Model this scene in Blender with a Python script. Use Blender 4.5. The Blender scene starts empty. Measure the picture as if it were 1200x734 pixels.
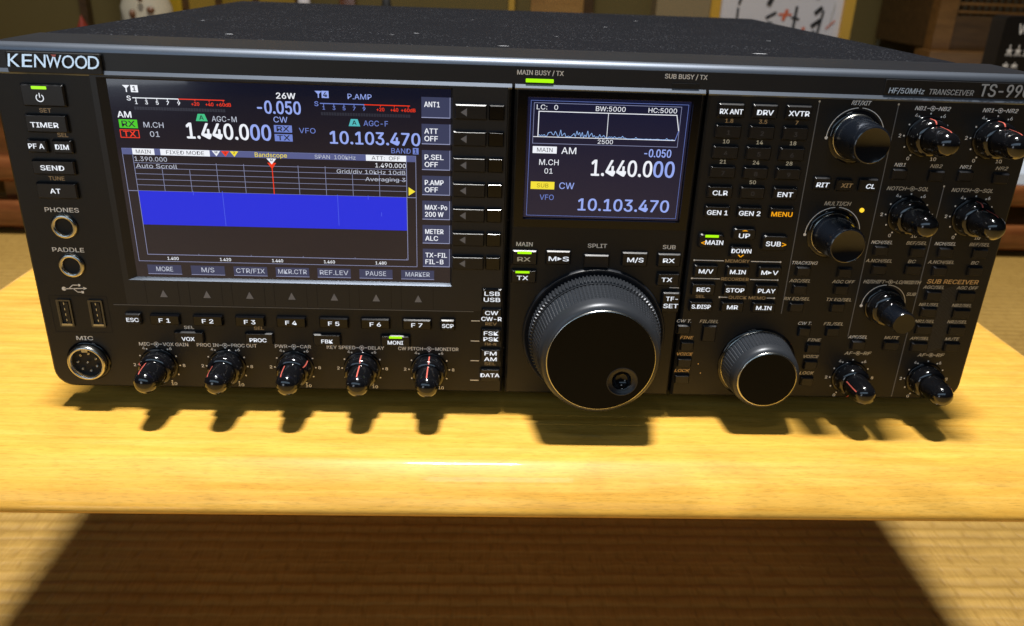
import bpy, bmesh, math, random
from mathutils import Matrix, Vector
random.seed(7)
R_ = math.radians
scene = bpy.context.scene
col = scene.collection

# ------------------------------------------------------------------ camera
cam_d = bpy.data.cameras.new('camera')
cam_d.sensor_width = 36.0
cam_d.lens = 28.5
cam_d.clip_start = 0.01
cam_d.clip_end = 50
cam_d.dof.use_dof = True
cam_d.dof.focus_distance = 0.372
cam_d.dof.aperture_fstop = 14.0
cam = bpy.data.objects.new('camera', cam_d)
col.objects.link(cam)
_r = [[0.998945, -0.0197, -0.041483], [-0.030252, 0.397327, -0.917178], [0.034551, 0.917466, 0.396312]]
mw = Matrix(_r).to_4x4()
mw.translation = Vector((-0.02197, -0.36982, 0.21706))
cam.matrix_world = mw
scene.camera = cam

# ------------------------------------------------------------------ world and lamps
world = bpy.data.worlds.new('World')
scene.world = world
world.use_nodes = True
_bg = world.node_tree.nodes['Background']
_bg.inputs['Color'].default_value = (0.75, 0.86, 1.0, 1)
_bg.inputs['Strength'].default_value = 0.012

def lamp(name, loc, target, power, size, colour, shape='DISK', size_y=None):
    d = bpy.data.lights.new(name, 'AREA')
    d.energy = power
    d.shape = shape
    d.size = size
    if size_y:
        d.size_y = size_y
    d.color = colour
    o = bpy.data.objects.new(name, d)
    o.location = loc
    v = Vector(target) - Vector(loc)
    o.rotation_euler = v.to_track_quat('-Z', 'Y').to_euler()
    col.objects.link(o)
    return o

lamp('ceiling_lamp', (-0.12, -0.04, 5.0), (-0.12, -0.04, 0), 53, 0.72, (1.0, 0.975, 0.93), 'RECTANGLE', 0.22).data.spread = R_(62)
lamp('added_glint_lamp', (0.05, -0.85, 2.1), (0, 0, 0), 2.4, 0.5, (0.86, 0.93, 1.0), 'RECTANGLE', 0.22)  # added unseen lamp, put here for glints on key edges and knobs
lamp('added_front_fill', (-0.35, -1.2, 0.72), (0, 0, 0.05), 4.6, 2.2, (0.55, 0.77, 1.0), 'RECTANGLE', 0.45)  # added cool fill behind the camera, lifting panel and lettering

lamp('added_reflection_lamp', (-0.95, -1.65, 0.16), (-0.2, 0, 0.05), 1.7, 0.42, (0.85, 0.92, 1.0), 'RECTANGLE', 0.5)  # added lamp, no window: it reflects in silver lettering and screen glass

scene.view_settings.view_transform = 'Standard'
scene.view_settings.look = 'None'
scene.view_settings.exposure = 0.0
scene.view_settings.gamma = 1.0
scene.view_settings.use_curve_mapping = False

# ------------------------------------------------------------------ materials
def lin(c):
    return tuple((x / 255 / 12.92) if x / 255 <= .04045 else ((x / 255 + .055) / 1.055) ** 2.4 for x in c)

def newmat(name):
    m = bpy.data.materials.new(name)
    m.use_nodes = True
    nt = m.node_tree
    return m, nt, nt.nodes['Principled BSDF']

def N(nt, kind, **kw):
    n = nt.nodes.new(kind)
    for k, v in kw.items():
        if k in n.inputs:
            n.inputs[k].default_value = v
        else:
            setattr(n, k, v)
    return n

def plain(name, c, rough=.4, metal=0., bump=0., bscale=900, spec=.5, coat=0., coat_r=.05, var=0.):
    m, nt, b = newmat(name)
    b.inputs['Base Color'].default_value = (*c, 1)
    b.inputs['Roughness'].default_value = rough
    b.inputs['Metallic'].default_value = metal
    b.inputs['Specular IOR Level'].default_value = spec
    b.inputs['Coat Weight'].default_value = coat
    b.inputs['Coat Roughness'].default_value = coat_r
    tc = N(nt, 'ShaderNodeTexCoord')
    if bump:
        n = N(nt, 'ShaderNodeTexNoise', Scale=bscale, Detail=3.)
        nt.links.new(tc.outputs['Object'], n.inputs['Vector'])
        bp = N(nt, 'ShaderNodeBump', Strength=bump, Distance=.0002)
        nt.links.new(n.outputs['Fac'], bp.inputs['Height'])
        nt.links.new(bp.outputs['Normal'], b.inputs['Normal'])
    if var:
        n = N(nt, 'ShaderNodeTexNoise', Scale=35., Detail=5.)
        nt.links.new(tc.outputs['Object'], n.inputs['Vector'])
        mr = N(nt, 'ShaderNodeMapRange')
        mr.inputs['To Min'].default_value = rough - var
        mr.inputs['To Max'].default_value = rough + var
        nt.links.new(n.outputs['Fac'], mr.inputs['Value'])
        nt.links.new(mr.outputs['Result'], b.inputs['Roughness'])
    return m

def emit(name, rgb, strength=1.0, base=(0, 0, 0), rough=.25):
    m, nt, b = newmat(name)
    b.inputs['Base Color'].default_value = (*base, 1)
    b.inputs['Roughness'].default_value = rough
    b.inputs['Emission Color'].default_value = (*lin(rgb), 1)
    b.inputs['Emission Strength'].default_value = strength
    return m

M = {}
M['panel'] = plain('panel_paint', (.0065, .0068, .0078), .44, bump=.25, bscale=2500, var=.06, spec=.42)
M['trim'] = plain('satin_black_trim', (.012, .014, .019), .40, var=.04)
M['railmetal'] = plain('anodised_rail_highlight', (.17, .195, .24), .48, metal=.9, var=.03)  # bluish highlight put into the metal colour, used only on light-catching edges
M['logo'] = plain('bright_logo_metal', (.92, .92, .93), .33, metal=.9)
M['logodim'] = plain('logo_metal_warm_reflection', (.72, .66, .60), .36, metal=.9)  # same logo metal with a dim brownish reflection put into its colour
M['badge'] = plain('badge_black', (.005, .005, .006), .45)
M['key'] = plain('key_plastic', (.0065, .007, .0095), .36, var=.05)
M['gloss'] = plain('gloss_black', (.004, .004, .005), .10, var=.03)
M['knob'] = plain('knob_gloss', (.005, .005, .006), .13, coat=.6, coat_r=.06, var=.03)
M['satin'] = plain('knob_satin', (.007, .009, .014), .20, coat=.5, coat_r=.12, var=.04)
M['steel'] = plain('dark_steel', (.13, .13, .13), .3, metal=1.)
M['grip'] = plain('dial_grip', (.038, .042, .050), .38, metal=.35, var=.05)
M['dark'] = plain('recess_black', (.003, .003, .003), .7)
M['chrome'] = plain('nickel_ring', (.55, .54, .5), .24, metal=1., var=.05)
M['pin'] = plain('silver_pin', (.7, .7, .68), .25, metal=1.)
M['print'] = plain('silver_white_print', (.95, .96, .97), .42, metal=.15)
M['printdim'] = plain('dimmed_print', (.72, .70, .64), .38, metal=.4)  # silver lettering dimmed in colour where it reflects less light
M['printwarm'] = plain('print_warm_reflection', (.80, .58, .32), .36, metal=.6)  # silver lettering with the orange reflection of the wood in its colour
M['arrow'] = plain('grey_arrow', (.22, .23, .27), .4)
M['groove'] = plain('groove_light', (.16, .165, .18), .35)
M['red'] = plain('red_pointer', (.62, .13, .10), .3)
M['lit'] = emit('backlit_white', (225, 232, 242), .95, (.3, .3, .3))
M['litdim'] = emit('glowing_dim', (150, 140, 115), .7, (.2, .2, .2))  # glow also given to printed panel numbers, besides a key legend
M['amber'] = emit('backlit_amber', (245, 165, 20), 1.)
M['tan'] = emit('glowing_tan', (120, 92, 52), .8, (.1, .1, .1))  # tan with added glow, mostly for lettering printed on the panel
M['green'] = emit('green_lamp', (165, 240, 10), 1.15)
M['yellowled'] = emit('yellow_lamp', (255, 205, 50), 1.2)
M['hatch'] = plain('hatch_reflection', (.075, .078, .085), .35)  # pale line colour painted for a reflection in the panel gloss
M['greydot'] = plain('grey_dot', (.06, .06, .07), .4)
# display colours
M['s_white'] = emit('screen_white', (240, 243, 250))
M['s_grey'] = emit('screen_grey', (190, 195, 210))
M['s_blue'] = emit('screen_pale_blue', (150, 170, 240))
M['s_blued'] = emit('screen_dim_blue', (110, 130, 205))
M['s_band'] = emit('screen_blue', (34, 44, 216), rough=.6)
M['s_red'] = emit('screen_red', (240, 55, 25))
M['s_green'] = emit('screen_green', (70, 200, 30))
M['s_teal'] = emit('screen_teal', (60, 190, 130))
M['s_cyan'] = emit('screen_cyan', (80, 185, 190))
M['s_yellow'] = emit('screen_yellow', (245, 225, 60))
M['s_key'] = emit('screen_key', (56, 61, 90))
M['s_keyedge'] = emit('screen_key_edge', (150, 155, 190))
M['s_line'] = emit('screen_line', (135, 140, 175))
M['s_bar'] = emit('screen_title_bar', (85, 92, 140))
M['s_dark'] = emit('screen_dark_letters', (30, 32, 40))
M['s_meter'] = emit('screen_meter_bar', (42, 44, 56))
M['s_trace'] = emit('screen_trace', (150, 188, 245))
M['s_tan'] = emit('screen_tan', (135, 118, 30))
M['s_spike'] = emit('screen_spike', (72, 90, 228))

def glass(name, rgb):
    m, nt, b = newmat(name)
    b.inputs['Base Color'].default_value = (.004, .004, .005, 1)
    b.inputs['Roughness'].default_value = .12
    b.inputs['Emission Color'].default_value = (*lin(rgb), 1)
    b.inputs['Emission Strength'].default_value = 1
    b.inputs['Specular IOR Level'].default_value = .5
    b.inputs['Coat Weight'].default_value = .7
    b.inputs['Coat Roughness'].default_value = .03
    return m
M['screen'] = glass('display_glass', (13, 16, 34))
M['screen2'] = glass('small_display_glass', (15, 20, 48))

def lid_paint():
    m, nt, b = newmat('crinkle_paint')
    tc = N(nt, 'ShaderNodeTexCoord')
    n1 = N(nt, 'ShaderNodeTexNoise', Scale=520., Detail=4., Roughness=.75)
    nt.links.new(tc.outputs['Object'], n1.inputs['Vector'])
    bp = N(nt, 'ShaderNodeBump', Strength=1.0, Distance=.0014)
    nt.links.new(n1.outputs['Fac'], bp.inputs['Height'])
    nt.links.new(bp.outputs['Normal'], b.inputs['Normal'])
    # dust specks and patches of fine dust
    v = N(nt, 'ShaderNodeTexVoronoi', Scale=420.)
    nt.links.new(tc.outputs['Object'], v.inputs['Vector'])
    lt = N(nt, 'ShaderNodeMath', operation='LESS_THAN')
    lt.inputs[1].default_value = .2
    nt.links.new(v.outputs['Distance'], lt.inputs[0])
    n2 = N(nt, 'ShaderNodeTexNoise', Scale=28., Detail=6.)
    nt.links.new(tc.outputs['Object'], n2.inputs['Vector'])
    mr = N(nt, 'ShaderNodeMapRange')
    mr.inputs['From Min'].default_value = .35
    mr.inputs['From Max'].default_value = .62
    nt.links.new(n2.outputs['Fac'], mr.inputs['Value'])
    mu = N(nt, 'ShaderNodeMath', operation='MULTIPLY')
    nt.links.new(lt.outputs[0], mu.inputs[0])
    nt.links.new(mr.outputs[0], mu.inputs[1])
    mx = N(nt, 'ShaderNodeMix', data_type='RGBA')
    mx.inputs['A'].default_value = (.008, .009, .013, 1)
    mx.inputs['B'].default_value = (.10, .105, .12, 1)
    nt.links.new(mu.outputs[0], mx.inputs['Factor'])
    nt.links.new(mx.outputs['Result'], b.inputs['Base Color'])
    b.inputs['Roughness'].default_value = .6
    b.inputs['Specular IOR Level'].default_value = .10
    return m
M['lid'] = lid_paint()
M['dust'] = plain('dust_mark', (.38, .39, .42), .6)

def spun():
    m, nt, b = newmat('spun_black_metal')
    b.inputs['Base Color'].default_value = (.004, .004, .004, 1)
    b.inputs['Specular IOR Level'].default_value = .12
    b.inputs['Metallic'].default_value = .0
    b.inputs['Roughness'].default_value = .20
    b.inputs['Anisotropic'].default_value = .7
    tg = N(nt, 'ShaderNodeTangent', direction_type='RADIAL', axis='Y')
    nt.links.new(tg.outputs[0], b.inputs['Tangent'])
    return m
M['spun'] = spun()

def wood(name, c1, c2, c3, sc=(6, 60, 60), rough=.32, coat=.35, coat_r=.16, figure=0.0, fine=.5, pores=(45, 600, 600), spec=.5):
    m, nt, b = newmat(name)
    tc = N(nt, 'ShaderNodeTexCoord')
    mp = N(nt, 'ShaderNodeMapping')
    mp.inputs['Scale'].default_value = sc
    nt.links.new(tc.outputs['Object'], mp.inputs['Vector'])
    n1 = N(nt, 'ShaderNodeTexNoise', Scale=1.6, Detail=7., Roughness=.62, Distortion=.6)
    nt.links.new(mp.outputs[0], n1.inputs['Vector'])
    cr = N(nt, 'ShaderNodeValToRGB')
    e = cr.color_ramp.elements
    e[0].position = .30; e[0].color = (*c1, 1)
    e[1].position = .70; e[1].color = (*c3, 1)
    k = cr.color_ramp.elements.new(.5); k.color = (*c2, 1)
    nt.links.new(n1.outputs['Fac'], cr.inputs['Fac'])
    # fine pores
    mp2 = N(nt, 'ShaderNodeMapping')
    mp2.inputs['Scale'].default_value = pores
    nt.links.new(tc.outputs['Object'], mp2.inputs['Vector'])
    n2 = N(nt, 'ShaderNodeTexNoise', Scale=1.5, Detail=3., Roughness=.6)
    nt.links.new(mp2.outputs[0], n2.inputs['Vector'])
    mr = N(nt, 'ShaderNodeMapRange')
    mr.inputs['From Min'].default_value = .25
    mr.inputs['From Max'].default_value = .5
    mr.inputs['To Min'].default_value = 1 - fine * .6
    mr.inputs['To Max'].default_value = 1.0
    nt.links.new(n2.outputs['Fac'], mr.inputs['Value'])
    # broad ribbon figure, bending round knots
    mp3 = N(nt, 'ShaderNodeMapping')
    mp3.inputs['Scale'].default_value = (6.5, 15., 15.)
    mp3.inputs['Rotation'].default_value = (0, .22, 0)
    nt.links.new(tc.outputs['Object'], mp3.inputs['Vector'])
    n3 = N(nt, 'ShaderNodeTexNoise', Scale=1.3, Detail=5., Roughness=.6, Distortion=2.2)
    nt.links.new(mp3.outputs[0], n3.inputs['Vector'])
    mr3 = N(nt, 'ShaderNodeMapRange')
    mr3.inputs['From Min'].default_value = .32
    mr3.inputs['From Max'].default_value = .66
    mr3.inputs['To Min'].default_value = 1 - figure
    mr3.inputs['To Max'].default_value = 1 + figure * .45
    nt.links.new(n3.outputs['Fac'], mr3.inputs['Value'])
    mu = N(nt, 'ShaderNodeMath', operation='MULTIPLY')
    nt.links.new(mr.outputs[0], mu.inputs[0])
    nt.links.new(mr3.outputs[0], mu.inputs[1])
    vm = N(nt, 'ShaderNodeVectorMath', operation='SCALE')
    nt.links.new(cr.outputs['Color'], vm.inputs[0])
    nt.links.new(mu.outputs[0], vm.inputs['Scale'])
    nt.links.new(vm.outputs['Vector'], b.inputs['Base Color'])
    b.inputs['Roughness'].default_value = rough
    b.inputs['Specular IOR Level'].default_value = spec
    b.inputs['Coat Weight'].default_value = coat
    b.inputs['Coat Roughness'].default_value = coat_r
    bp = N(nt, 'ShaderNodeBump', Strength=.12, Distance=.0003)
    nt.links.new(n2.outputs['Fac'], bp.inputs['Height'])
    nt.links.new(bp.outputs['Normal'], b.inputs['Normal'])
    return m
M['table'] = wood('yellow_table_wood', (.67, .34, .046), (.74, .41, .067), (.80, .475, .10), (6.0, 150, 150), rough=.42, coat=.3, coat_r=.05, figure=.17, fine=.45, pores=(130, 1100, 1100), spec=.2)
M['brownwood'] = wood('brown_varnished_wood', (.10, .030, .008), (.19, .060, .016), (.27, .095, .028), (5, 40, 40), .28, .5, .1)
M['tanwood'] = wood('tan_wood', (.26, .13, .03), (.34, .18, .045), (.40, .22, .06), (5, 30, 30), .45, .1, .2)
M['midwood'] = wood('mid_brown_wood', (.15, .065, .014), (.21, .095, .022), (.27, .125, .032), (5, 40, 40), .38, .3, .15)
M['darkwood'] = wood('dark_wood', (.06, .03, .010), (.10, .05, .016), (.14, .07, .022), (5, 40, 40), .4, .2, .2)

def tatami():
    m, nt, b = newmat('tatami_weave')
    tc = N(nt, 'ShaderNodeTexCoord')
    w = N(nt, 'ShaderNodeTexWave', wave_type='BANDS', bands_direction='Y', Scale=21., Distortion=1.6, Detail=3.)
    w.inputs['Detail Scale'].default_value = 2.
    nt.links.new(tc.outputs['Object'], w.inputs['Vector'])
    mp = N(nt, 'ShaderNodeMapping')
    mp.inputs['Scale'].default_value = (500, 40, 1)
    nt.links.new(tc.outputs['Object'], mp.inputs['Vector'])
    n = N(nt, 'ShaderNodeTexNoise', Scale=1., Detail=4.)
    nt.links.new(mp.outputs[0], n.inputs['Vector'])
    n2 = N(nt, 'ShaderNodeTexNoise', Scale=9., Detail=4.)
    nt.links.new(tc.outputs['Object'], n2.inputs['Vector'])
    a = N(nt, 'ShaderNodeMath', operation='MULTIPLY_ADD')
    a.inputs[1].default_value = .5
    nt.links.new(n.outputs['Fac'], a.inputs[0])
    nt.links.new(w.outputs['Fac'], a.inputs[2])
    nd = N(nt, 'ShaderNodeTexNoise', Scale=42., Detail=4.)
    nt.links.new(tc.outputs['Object'], nd.inputs['Vector'])
    vm = N(nt, 'ShaderNodeVectorMath', operation='MULTIPLY_ADD')
    vm.inputs[1].default_value = (.016, .006, 0)
    nt.links.new(nd.outputs['Color'], vm.inputs[0])
    nt.links.new(tc.outputs['Object'], vm.inputs[2])
    br = N(nt, 'ShaderNodeTexBrick')
    br.offset = .37
    br.squash = 1.35
    br.squash_frequency = 3
    for nm, vv in (('Scale', 1.), ('Mortar Size', .0034), ('Mortar Smooth', 1.), ('Brick Width', .024), ('Row Height', .0125)):
        br.inputs[nm].default_value = vv
    nt.links.new(vm.outputs[0], br.inputs['Vector'])
    ma = N(nt, 'ShaderNodeMath', operation='MULTIPLY_ADD')
    ma.inputs[1].default_value = -.5
    nt.links.new(br.outputs['Fac'], ma.inputs[0])
    nt.links.new(a.outputs[0], ma.inputs[2])
    a = ma
    bp = N(nt, 'ShaderNodeBump', Strength=.45, Distance=.002)
    nt.links.new(a.outputs[0], bp.inputs['Height'])
    nt.links.new(bp.outputs['Normal'], b.inputs['Normal'])
    cr = N(nt, 'ShaderNodeValToRGB')
    e = cr.color_ramp.elements
    e[0].position = .3; e[0].color = (.29, .165, .030, 1)
    e[1].position = .75; e[1].color = (.47, .288, .066, 1)
    ad = N(nt, 'ShaderNodeMath', operation='ADD')
    h = N(nt, 'ShaderNodeMath', operation='MULTIPLY')
    h.inputs[1].default_value = .15
    nt.links.new(w.outputs['Fac'], h.inputs[0])
    h2 = N(nt, 'ShaderNodeMath', operation='MULTIPLY_ADD')
    h2.inputs[1].default_value = .5
    nt.links.new(n.outputs['Fac'], h2.inputs[0])
    nt.links.new(h.outputs[0], h2.inputs[2])
    h3 = N(nt, 'ShaderNodeMath', operation='MULTIPLY_ADD')
    h3.inputs[1].default_value = .35
    nt.links.new(n2.outputs['Fac'], h3.inputs[0])
    nt.links.new(h2.outputs[0], h3.inputs[2])
    h4 = N(nt, 'ShaderNodeMath', operation='MULTIPLY_ADD')
    h4.inputs[1].default_value = -.13
    nt.links.new(br.outputs['Fac'], h4.inputs[0])
    nt.links.new(h3.outputs[0], h4.inputs[2])
    nt.links.new(h4.outputs[0], cr.inputs['Fac'])
    nt.links.new(cr.outputs['Color'], b.inputs['Base Color'])
    b.inputs['Roughness'].default_value = .6
    return m
M['tatami'] = tatami()
M['wall'] = plain('olive_wall', (.20, .145, .042), .85, bump=.4, bscale=120)
M['gold'] = plain('gold_paper', (.55, .36, .018), .55, bump=.2, bscale=60)
M['goldd'] = plain('dull_gold_paper', (.34, .215, .022), .6, bump=.2, bscale=60)
M['paper'] = plain('white_paper', (.78, .77, .80), .7)
M['ink'] = plain('black_ink', (.02, .02, .02), .6)
M['vermilion'] = plain('vermilion', (.75, .16, .06), .6)
M['yellowframe'] = plain('yellow_frame', (.72, .42, .05), .4)
M['card'] = plain('black_card', (.006, .006, .007), .35)
M['boxgrey'] = plain('beige_box', (.30, .23, .12), .7, bump=.2, bscale=100)
M['cream'] = plain('cream_glaze', (.62, .55, .40), .4)
M['browng'] = plain('brown_glaze', (.20, .09, .04), .4)
M['cushion'] = plain('pale_cushion', (.64, .72, .84), .85, bump=.4, bscale=500)
M['orange'] = plain('orange_petal', (.85, .45, .02), .5)
M['leaf'] = plain('dark_leaf', (.03, .05, .01), .5)
M['cord'] = plain('pale_cord', (.42, .38, .22), .7)
M['doll_red'] = plain('doll_red', (.32, .04, .02), .5)

# ------------------------------------------------------------------ mesh helper (radio frame in millimetres: x right, y up, z towards the viewer)
TY = 83.0
class MB:
    def __init__(self):
        self.v = []; self.f = []; self.m = []; self.s = []; self.keys = []
    def mi(self, k):
        if k not in self.keys:
            self.keys.append(k)
        return self.keys.index(k)
    def add(self, verts, faces, k, smooth=False):
        o = len(self.v)
        self.v += [tuple(p) for p in verts]
        i = self.mi(k)
        for f in faces:
            self.f.append([a + o for a in f]); self.m.append(i); self.s.append(smooth)
        return self
    def stack(self, levels, k, cap=True, base=False, smooth=False, capk=None):
        n = len(levels[0][0]); V = []; F = []
        for poly, z in levels:
            V += [(x, y, z) for x, y in poly]
        for L in range(len(levels) - 1):
            for i in range(n):
                j = (i + 1) % n
                F.append((L * n + i, L * n + j, (L + 1) * n + j, (L + 1) * n + i))
        self.add(V, F, k, smooth)
        if cap:
            p, z = levels[-1]
            self.add([(x, y, z) for x, y in p], [tuple(range(n))], capk or k)
        if base:
            p, z = levels[0]
            self.add([(x, y, z) for x, y in p], [tuple(range(n - 1, -1, -1))], k)
        return self
    def poly(self, pts, z, k):
        return self.add([(x, y, z) for x, y in pts], [tuple(range(len(pts)))], k)
    def rect(self, x0, x1, y0, y1, z, k):
        if y0 > y1: y0, y1 = y1, y0
        return self.poly([(x0, y0), (x1, y0), (x1, y1), (x0, y1)], z, k)
    def frame(self, x0, x1, y0, y1, w, z, k):
        if y0 > y1: y0, y1 = y1, y0
        self.rect(x0, x1, y0, y0 + w, z, k); self.rect(x0, x1, y1 - w, y1, z, k)
        self.rect(x0, x0 + w, y0 + w, y1 - w, z, k); self.rect(x1 - w, x1, y0 + w, y1 - w, z, k)
        return self
    def line(self, x0, y0, x1, y1, w, z, k):
        dx, dy = x1 - x0, y1 - y0
        l = math.hypot(dx, dy) or 1
        nx, ny = -dy / l * w / 2, dx / l * w / 2
        return self.poly([(x0 - nx, y0 - ny), (x1 - nx, y1 - ny), (x1 + nx, y1 + ny), (x0 + nx, y0 + ny)], z, k)
    def disc(self, cx, cy, r, z, k, n=14):
        return self.poly([(cx + r * math.cos(2 * math.pi * i / n), cy + r * math.sin(2 * math.pi * i / n)) for i in range(n)], z, k)
    def arc(self, cx, cy, r0, r1, a0, a1, z, k, n=40):       # degrees clockwise from the top
        V = []; F = []
        for i in range(n + 1):
            a = R_(a0 + (a1 - a0) * i / n)
            V += [(cx + r0 * math.sin(a), cy + r0 * math.cos(a), z), (cx + r1 * math.sin(a), cy + r1 * math.cos(a), z)]
        for i in range(n):
            F.append((2 * i, 2 * i + 2, 2 * i + 3, 2 * i + 1))
        return self.add(V, F, k)
    def lathe(self, cx, cy, profs, k, n=64):
        for prof in profs:
            kk = k
            if isinstance(prof, tuple) and isinstance(prof[0], str):
                kk, prof = prof
            V = []; F = []
            P = len(prof)
            for i in range(n):
                a = 2 * math.pi * i / n
                for r, d in prof:
                    V.append((cx + r * math.cos(a), cy + r * math.sin(a), d))
            for i in range(n):
                j = (i + 1) % n
                for q in range(P - 1):
                    if prof[q + 1][0] < 1e-6:
                        F.append((i * P + q, j * P + q, i * P + q + 1))
                    else:
                        F.append((i * P + q, j * P + q, j * P + q + 1, i * P + q + 1))
            self.add(V, F, kk, True)
        return self
    def pointer(self, cx, cy, prof, ang, w, k, off=.07):
        V = []; F = []
        a = R_(ang)
        sx, sy = math.sin(a), math.cos(a)
        for r, d in prof:
            for s in (-.5, .5):
                V.append((cx + (r + off) * sx + s * w * sy, cy + (r + off) * sy - s * w * sx, d + off))
        for q in range(len(prof) - 1):
            F.append((2 * q, 2 * q + 1, 2 * q + 3, 2 * q + 2))
        return self.add(V, F, k)
    def box(self, x0, x1, y0, y1, z0, z1, k):
        V = [(x, y, z) for x in (x0, x1) for y in (y0, y1) for z in (z0, z1)]
        return self.add(V, [(0, 1, 3, 2), (4, 6, 7, 5), (0, 4, 5, 1), (2, 3, 7, 6), (0, 2, 6, 4), (1, 5, 7, 3)], k)
    def build(self, name, parent=None, label=None, origin=None, fix=True):
        me = bpy.data.meshes.new(name)
        if origin is None:
            xs = [v[0] for v in self.v]; ys = [v[1] for v in self.v]; zs = [v[2] for v in self.v]
            origin = ((min(xs) + max(xs)) / 2, (min(ys) + max(ys)) / 2, (min(zs) + max(zs)) / 2)
        ox, oy, oz = origin
        me.from_pydata([((x - ox) / 1000, -(z - oz) / 1000, (y - oy) / 1000) for x, y, z in self.v], [], self.f)
        for k in self.keys:
            me.materials.append(M[k])
        me.polygons.foreach_set('material_index', self.m)
        me.polygons.foreach_set('use_smooth', self.s)
        me.update()
        o = bpy.data.objects.new(name, me)
        col.objects.link(o)
        wloc = Vector((ox / 1000, -oz / 1000, (oy + TY) / 1000))
        o.location = wloc
        if parent is not None:
            o.parent = parent
            o.location = wloc - WORLD[parent.name]
        WORLD[o.name] = wloc
        if label:
            o['label'] = label
        return o
WORLD = {}

def empty(name, loc_mm):
    o = bpy.data.objects.new(name, None)
    o.empty_display_size = .02
    x, y, z = loc_mm
    o.location = (x / 1000, -z / 1000, (y + TY) / 1000)
    WORLD[name] = Vector(o.location)
    col.objects.link(o)
    WORLD[o.name] = Vector(o.location)
    return o

def tag(o, label=None, cat=None, group=None, kind=None):
    if label: o['label'] = label
    if cat: o['category'] = cat
    if group: o['group'] = group
    if kind: o['kind'] = kind
    return o

def rrect(x0, x1, y0, y1, r, n=4):
    if y0 > y1: y0, y1 = y1, y0
    rs = r if isinstance(r, (list, tuple)) else (r, r, r, r)   # bl br tr tl
    out = []
    for (cx, cy, rr, a0) in ((x0, y0, rs[0], 180), (x1, y0, rs[1], 270), (x1, y1, rs[2], 0), (x0, y1, rs[3], 90)):
        ccx = cx + rr if cx == x0 else cx - rr
        ccy = cy + rr if cy == y0 else cy - rr
        for i in range(n + 1):
            a = R_(a0 + 90 * i / n)
            out.append((ccx + rr * math.cos(a), ccy + rr * math.sin(a)))
    return out

def plate(mb, outer_rect, rs, holes, z0, z1, c, k):
    """flat plate with chamfered rim and rectangular holes"""
    x0, x1, y0, y1 = outer_rect
    o_ = rrect(x0, x1, y0, y1, rs, 5)
    i_ = rrect(x0 + c, x1 - c, y0 + c, y1 - c, [max(.2, q - c * .6) for q in rs], 5)
    mb.stack([(o_, z0), (o_, z1 - c), (i_, z1)], k, cap=not holes)
    if holes:
        bm = bmesh.new()
        loops = [i_] + [[(a, cc), (b_, cc), (b_, d), (a, d)] for a, b_, cc, d in holes]
        edges = []
        for lp in loops:
            vs = [bm.verts.new((x, y, z1)) for x, y in lp]
            for i in range(len(vs)):
                edges.append(bm.edges.new((vs[i], vs[(i + 1) % len(vs)])))
        bmesh.ops.triangle_fill(bm, use_beauty=True, use_dissolve=False, edges=edges, normal=(0, 0, 1))
        bm.verts.index_update()
        mb.add([tuple(v.co) for v in bm.verts], [tuple(v.index for v in f.verts) for f in bm.faces], k)
        bm.free()
        for a, b_, cc, d in holes:
            h = [(a, cc), (a, d), (b_, d), (b_, cc)]
            mb.stack([(h, z1), (h, z0)], k, cap=False)

# ------------------------------------------------------------------ lettering
_tc = {}
try:        # the plain grotesque that ships with Blender; the built-in face otherwise
    FONT = bpy.data.fonts.load(bpy.utils.system_resource('DATAFILES', path='fonts') + '/Inter.woff2')
except Exception:
    FONT = None
def glyphs(s, bold=0, builtin=False):
    key = (s, builtin)
    if key in _tc: return _tc[key]
    cu = bpy.data.curves.new('t', 'FONT')
    cu.body = s
    cu.size = 1
    cu.resolution_u = 3
    if FONT and not builtin: cu.font = FONT
    ob = bpy.data.objects.new('t', cu)
    col.objects.link(ob)
    dg = bpy.context.evaluated_depsgraph_get()
    me = bpy.data.meshes.new_from_object(ob.evaluated_get(dg))
    V = [(v.co.x, v.co.y) for v in me.vertices]
    F = [tuple(p.vertices) for p in me.polygons]
    bpy.data.objects.remove(ob); bpy.data.curves.remove(cu); bpy.data.meshes.remove(me)
    _tc[key] = (V, F)
    return V, F
_capv = glyphs('H', 0)[0]
CAP = max(p[1] for p in _capv)
CAPB = max(p[1] for p in glyphs('H', 0, True)[0])

def text(mb, s, x, y, h, w=None, z=.06, k='print', al='C', shear=0., bold=.028, wide=1.12, wedge=0., builtin=False):
    V, F = glyphs(s, bold, builtin)
    if not V: return
    bold_mm = bold * 1.1 * h
    x0 = min(p[0] for p in V); x1 = max(p[0] for p in V)
    sy = h / (CAPB if builtin else CAP)
    sx = w / (x1 - x0) if w else sy * wide
    W = (x1 - x0) * sx
    ox = {'C': x - W / 2, 'L': x, 'R': x - W}[al]
    oy = y - h / 2
    for i, (dx, dy) in enumerate(((0, 0), (-1, .7), (1, -.7), (.6, 1)) if bold_mm > 0 else ((0, 0),)):
        mb.add([(ox + (px - x0) * sx + shear * (py * sy - h / 2) + dx * bold_mm, oy + py * sy + dy * bold_mm * .6, z + i * .004 + wedge * (h - py * sy)) for px, py in V], F, k)

# ================================================================== the setting
def setting():
    mb = MB(); mb.add([(-5200, -329, 2600), (5200, -329, 2600), (5200, -329, -2600), (-5200, -329, -2600)], [(0, 1, 2, 3)], 'tatami')
    tag(mb.build('floor'), kind='structure')
    mb = MB(); mb.add([(-5200, -329, -2000), (5200, -329, -2000), (5200, 2100, -2000), (-5200, 2100, -2000)], [(0, 1, 2, 3)], 'wall')
    tag(mb.build('wall'), kind='structure')
setting()

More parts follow.
